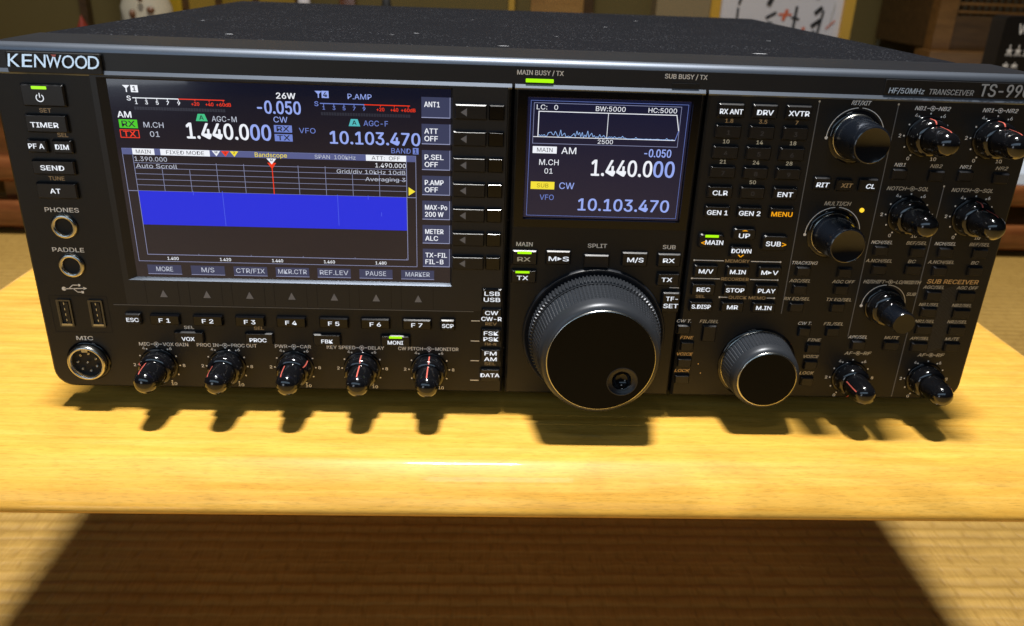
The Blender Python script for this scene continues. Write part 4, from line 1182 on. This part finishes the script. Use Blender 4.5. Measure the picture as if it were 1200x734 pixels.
def backdrop():
    # sideboard carrying the ornaments
    SB = -118
    t = tag(empty('sideboard', (130, FL, -1750)), 'long low wooden sideboard behind the radio holding ornaments and pictures', 'sideboard')
    cuboid('top', -880, 1290, SB - 30, SB, -1980, -1560, 'darkwood', t)
    cuboid('body', -840, 1250, FL, SB - 30, -1960, -1590, 'tanwood', t)
    X = lambda px, z=-1700: {-1700: -1160 + 2.055 * px, -1640: -1118 + 1.99 * px, -1960: -1300 + 2.30 * px}[z]
    # wall post with red tassel
    mb = MB(); mb.box(X(88, -1960), X(96, -1960), FL, 1200, -1995, -1965, 'darkwood'); tag(mb.build('wall_post'), 'thin dark wooden post against the olive wall left of the gold screen', 'post', 'posts against the wall')
    mb = MB(); mb.lathe(X(90), 10, [[(0, -1704), (8, -1702), (13, -1690), (14, -1670), (0, -1660)]], 'doll_red', 12)
    V = mb.v; mb.v = [(X(90) + (x - X(90)) * .8, -128 + (z + 1704) * 2.6, -1700 + (y - 10)) for x, y, z in V]
    tag(mb.build('red_tassel'), 'small dark red tassel ornament at the left of the gold screen', 'ornament')
    # folding screen of gold paper panels
    t = tag(empty('folding_screen', (X(226), SB, -1760)), 'gold paper folding screen with dark edges behind the cream figure', 'folding screen')
    xs = [X(122), X(204), X(238), X(286), X(332)]
    for i in range(4):
        a, b = xs[i], xs[i + 1]
        z0, z1 = (-1780, -1740) if i % 2 == 0 else (-1740, -1780)
        mb = MB()
        def q(xa, xb, ya, yb, off, k):
            za = z0 + (z1 - z0) * (xa - a) / (b - a) + off; zb = z0 + (z1 - z0) * (xb - a) / (b - a) + off
            mb.add([(xa, ya, za), (xb, ya, zb), (xb, yb, zb), (xa, yb, za), (xa, ya, za - 12), (xb, ya, zb - 12), (xb, yb, zb - 12), (xa, yb, za - 12)],
                   [(0, 1, 2, 3), (4, 7, 6, 5), (0, 4, 5, 1), (3, 2, 6, 7), (0, 3, 7, 4), (1, 5, 6, 2)], k)
        q(a + 4, b - 4, SB, 700, 0, 'gold' if i == 0 else 'goldd')
        q(a, a + 7, SB, 704, 3, 'darkwood'); q(b - 9, b, SB, 704, 3, 'darkwood')
        mb.build('panel', t)
    # cream figure
    t = tag(empty('ceramic_figure', (X(168), SB, -1690)), 'cream and brown mottled ceramic figure before the gold screen', 'figurine')
    mb = MB()
    prof = [(0, -118), (52, -118), (58, -90), (60, -40), (56, 10), (42, 60), (34, 80), (36, 110), (26, 140), (0, 150)]
    n = 20; V = []; F = []
    for i in range(n):
        a = 2 * math.pi * i / n
        for j, (r, y) in enumerate(prof):
            rr = r * (1 + .12 * math.sin(3 * a + y * .05))
            V.append((X(168) + rr * math.cos(a), y, -1690 + rr * .7 * math.sin(a)))
    P = len(prof)
    for i in range(n):
        j = (i + 1) % n
        for q_ in range(P - 1):
            F.append((i * P + q_, i * P + q_ + 1, j * P + q_ + 1, j * P + q_))
    mb.add(V, F, 'cream', True)
    mb.build('body', t)
    for dx, y, w, h in ((-20, -5, 14, 20), (22, 5, 18, 14), (2, 30, 12, 16), (-4, -40, 22, 14), (30, -34, 12, 18)):
        mb = MB(); mb.lathe(X(168) + dx, y, [[(w * .55, 0), (w * .45, 4), (0, 6)]], 'browng', 10)
        mb.v = [(x, y + (yy - y) * h / w, -1690 + math.sqrt(max(0, 44 ** 2 - (dx * .7) ** 2)) - 3 + z) for x, yy, z in mb.v]
        mb.build('brown_patch', t)
    # little white doll with red
    t = tag(empty('paper_doll', (X(347), SB, -1690)), 'small white doll with red collar standing right of the gold screen', 'doll')
    for nm, r0, r1, ya, yb, k, dx in (('robe', 24, 16, -118, 12, 'doll_red', 0), ('head', 15, 9, 14, 60, 'paper', 0)):
        mb = MB(); n = 16
        V = []
        lv = [(r0, ya), (r0 * .95, ya + (yb - ya) * .4), ((r0 + r1) / 2, ya + (yb - ya) * .75), (r1 * .6, yb)]
        for r, y in lv:
            V += [(X(347) + dx + r * math.cos(2 * math.pi * i / n), y, -1690 + r * math.sin(2 * math.pi * i / n)) for i in range(n)]
        F = [(L * n + i, (L + 1) * n + i, (L + 1) * n + (i + 1) % n, L * n + (i + 1) % n) for L in range(3) for i in range(n)] + [tuple(3 * n + i for i in range(n - 1, -1, -1))]
        mb.add(V, F, k, True); mb.build(nm, t)
    mb = MB(); mb.box(X(388, -1960), X(405, -1960), FL, 1200, -1998, -1955, 'brownwood'); tag(mb.build('wall_post'), 'brown wooden post against the olive wall right of the white doll', 'post', 'posts against the wall')
    # dark statuette with gilt, small bell
    def statue(px, h, w, k, k2, name, label, cat):
        t = tag(empty(name, (X(px), SB, -1690)), label, cat)
        lv = [(w, SB), (w * .9, SB + 20), (w * .45, SB + 40), (w * .7, SB + h * .55), (w * .5, SB + h * .75), (w * .2, SB + h)]
        mb = MB(); n = 16; V = []
        for r, y in lv: V += [(X(px) + r * math.cos(2 * math.pi * i / n), y, -1690 + r * math.sin(2 * math.pi * i / n)) for i in range(n)]
        F = [(L * n + i, (L + 1) * n + i, (L + 1) * n + (i + 1) % n, L * n + (i + 1) % n) for L in range(5) for i in range(n)] + [tuple(5 * n + i for i in range(n - 1, -1, -1))]
        mb.add(V, F, k, True); mb.build('body', t)
        if k2:
            mb = MB(); mb.lathe(X(px) + 4, SB + h * .62, [[(9, 0), (7, 5), (0, 8)]], k2, 12)
            mb.v = [(x, y, -1690 + w * .62 + z) for x, y, z in mb.v]; mb.build('gilt_emblem', t)
    statue(441, 190, 26, 'ink', 'yellowframe', 'statuette', 'dark statuette with a gilt emblem behind the middle of the radio', 'statuette')
    statue(517, 132, 26, 'ink', None, 'hand_bell', 'small black bell shape standing before the olive wall', 'bell')
    mb = MB(); mb.box(X(584, -1960), X(591, -1960), FL, 1200, -1990, -1960, 'yellowframe'); tag(mb.build('bamboo_pole'), 'bright yellow pole against the wall left of the tan panel', 'pole')
    cuboid('x', X(609), X(671), SB, 420, -1760, -1735, 'tanwood')
    tag(bpy.data.objects['x'], 'tan wooden board standing upright between the yellow pole and the flower', 'board'); bpy.data.objects['x'].name = 'wooden_board'
    mb = MB(); mb.box(X(672, -1960), X(684, -1960), FL, 1200, -1998, -1962, 'darkwood'); tag(mb.build('wall_post'), 'dark post against the wall beside the tan wooden board', 'post', 'posts against the wall')
    # yellow flower in a small dark vase
    t = tag(empty('flower_vase', (X(698), SB, -1690)), 'orange yellow flower in a low dark vase behind the radio', 'flower')
    mb = MB(); n = 14; V = []
    for r, y in ((22, SB), (28, SB + 40), (14, SB + 80)): V += [(X(698) + r * math.cos(2 * math.pi * i / n), y, -1690 + r * math.sin(2 * math.pi * i / n)) for i in range(n)]
    mb.add(V, [(L * n + i, (L + 1) * n + i, (L + 1) * n + (i + 1) % n, L * n + (i + 1) % n) for L in range(2) for i in range(n)], 'leaf', True); mb.build('vase', t)
    mb = MB()
    for i in range(46):
        a = random.uniform(0, 6.28); e = random.uniform(-.2, 1.3); r = random.uniform(16, 27)
        c = Vector((X(698) + r * math.cos(a) * math.cos(e), -16 + r * math.sin(e), -1690 + r * math.sin(a) * math.cos(e)))
        u = Vector((math.cos(a + 1.5), random.uniform(-.4, .4), math.sin(a + 1.5))) * 5; w_ = Vector((math.cos(a) * .4, 1, math.sin(a) * .4)) * 8
        mb.add([tuple(c - w_), tuple(c + u), tuple(c + w_), tuple(c - u)], [(0, 1, 2, 3)], 'orange')
    mb.build('petals', t)
    cuboid('storage_box', X(757), X(821), SB, 260, -1790, -1720, 'boxgrey')
    tag(bpy.data.objects['storage_box'], 'beige grey upright box left of the framed calligraphy', 'box')
    # framed calligraphy leaning on the wall
    t = tag(empty('framed_calligraphy', (X(910), SB, -1740)), 'white calligraphy sheet with black and red strokes in a yellow frame', 'picture')
    fx0, fx1, fy1 = X(823), X(997), 300
    mb = MB()
    for a, b, c_, d in ((fx0, fx0 + 25, SB, fy1), (fx1 - 25, fx1, SB, fy1), (fx0 + 25, fx1 - 25, SB, SB + 25), (fx0 + 25, fx1 - 25, fy1 - 25, fy1)):
        mb.box(a, b, c_, d, -1752, -1732, 'yellowframe')
    mb.build('frame', t)
    mb = MB(); mb.rect(fx0 + 24, fx1 - 24, SB + 24, fy1 - 24, -1745, 'paper')
    strokes = [(858, -30, 858, 52, 6, 'ink'), (852, 22, 866, 20, 5, 'vermilion'), (846, -24, 850, 4, 4, 'vermilion'), (853, -16, 862, -24, 6, 'ink'), (893, -40, 899, 22, 14, 'ink'), (899, 10, 905, -30, 12, 'ink'), (905, -10, 913, -36, 14, 'ink'), (893, 30, 905, 44, 7, 'ink'),
               (914, 26, 918, 52, 8, 'vermilion'), (908, 40, 924, 40, 5, 'vermilion'), (928, 0, 929, 60, 7, 'ink'), (924, 34, 934, 30, 5, 'ink'), (938, -30, 941, 12, 8, 'vermilion'), (936, -8, 944, -16, 6, 'vermilion'),
               (950, 14, 960, 30, 10, 'ink'), (952, 44, 960, 60, 10, 'ink'), (953, 4, 958, -34, 9, 'ink'), (948, -12, 964, -38, 10, 'ink'), (958, -10, 962, 52, 6, 'ink'), (972, 22, 975, 70, 3, 'printdim'), (968, 10, 978, 30, 3, 'vermilion'),
               (858, 60, 866, 120, 6, 'ink'), (894, 60, 908, 140, 12, 'ink'), (930, 80, 936, 170, 6, 'ink'), (952, 80, 962, 150, 10, 'ink'), (845, 100, 850, 160, 4, 'vermilion')]
    for i, (xa, ya, xb, yb, w, k) in enumerate(strokes):
        mb.line(X(xa), ya, X(xb), yb, w, -1744.4 + i * .05, k)
    mb.build('calligraphy_sheet', t)
    # hanging cord
    mb = MB(); n = 6; V = []
    for (x, y) in ((X(1046, -1960), 200), (X(1040, -1960), 60), (X(1030, -1960), -20), (X(1022, -1960), -112)):
        V += [(x + 5 * math.cos(2 * math.pi * i / n), y, -1950 + 5 * math.sin(2 * math.pi * i / n)) for i in range(n)]
    mb.add(V, [(L * n + i, L * n + (i + 1) % n, (L + 1) * n + (i + 1) % n, (L + 1) * n + i) for L in range(3) for i in range(n)], 'cord', True)
    tag(mb.build('hanging_cord'), 'pale cord hanging down the olive wall right of the framed calligraphy', 'cord')
    # wooden lattice cabinet
    t = tag(empty('lattice_cabinet', (1180, SB, -1640)), 'brown wooden cabinet with a fine lattice door at the right', 'cabinet')
    cx0, cx1 = 1030, 1580
    zf = -1600
    mb = MB(); mb.box(cx0 + 20, cx1 - 20, -20, 560, zf - 340, zf - 60, 'darkwood'); mb.build('body', t)
    mb = MB()
    mb.box(cx0 - 6, cx1, -78, -22, zf - 60, zf + 14, 'midwood'); mb.build('base_rail', t)
    for a, b in ((cx0 + 8, cx0 + 52), (cx0 + 250, cx0 + 290), (cx0 + 500, cx0 + 545)):
        mb = MB(); mb.box(a, b, -22, 560, zf - 50, zf - 14, 'midwood'); mb.build('stile', t)
    for a, b in ((cx0 + 52, cx0 + 250), (cx0 + 290, cx0 + 500)):
        mb = MB(); mb.box(a, b, -22, 56, zf - 46, zf - 24, 'darkwood'); mb.build('door_panel', t)
        mb = MB()
        for i in range(14): mb.box(a, b, 62 + i * 18, 68 + i * 18, zf - 44, zf - 34, 'midwood')
        for i in range(12): mb.box(a + 8 + i * 17, a + 11 + i * 17, 56, 320, zf - 50, zf - 44, 'midwood')
        mb.box(a, b, 56, 320, zf - 56, zf - 52, 'boxgrey')
        mb.build('lattice', t)
    # black box with white print
    mb = MB()
    x0, x1, y0, y1, z1 = 842, 972, -72, 82, -1030
    mb.stack([(rrect(x0, x1, y0, y1, 8), z1 - 40), (rrect(x0, x1, y0, y1, 8), z1)], 'card', base=True)
    text(mb, 'W', x0 + 34, 62, 16, 18, z1 + .5, 'print', bold=.02)
    for yy, w in ((28, 60), (4, 24), (-40, 90), (-58, 70)):
        for i in range(max(2, int(w / 14))):
            xx = x0 + 14 + i * 15
            hh = 9 if yy > 20 else 5
            mb.rect(xx, xx + 10, yy - 1, yy + 1.2, z1 + .5, 'print'); mb.rect(xx + 4, xx + 5.6, yy - hh, yy + hh, z1 + .55, 'print'); mb.line(xx, yy - hh, xx + 4, yy, 1.4, z1 + .6, 'print'); mb.line(xx + 6, yy, xx + 10, yy - hh, 1.4, z1 + .6, 'print')
    tag(mb.build('black_card_box'), 'black box with small white writing standing at the right edge', 'box')
backdrop()
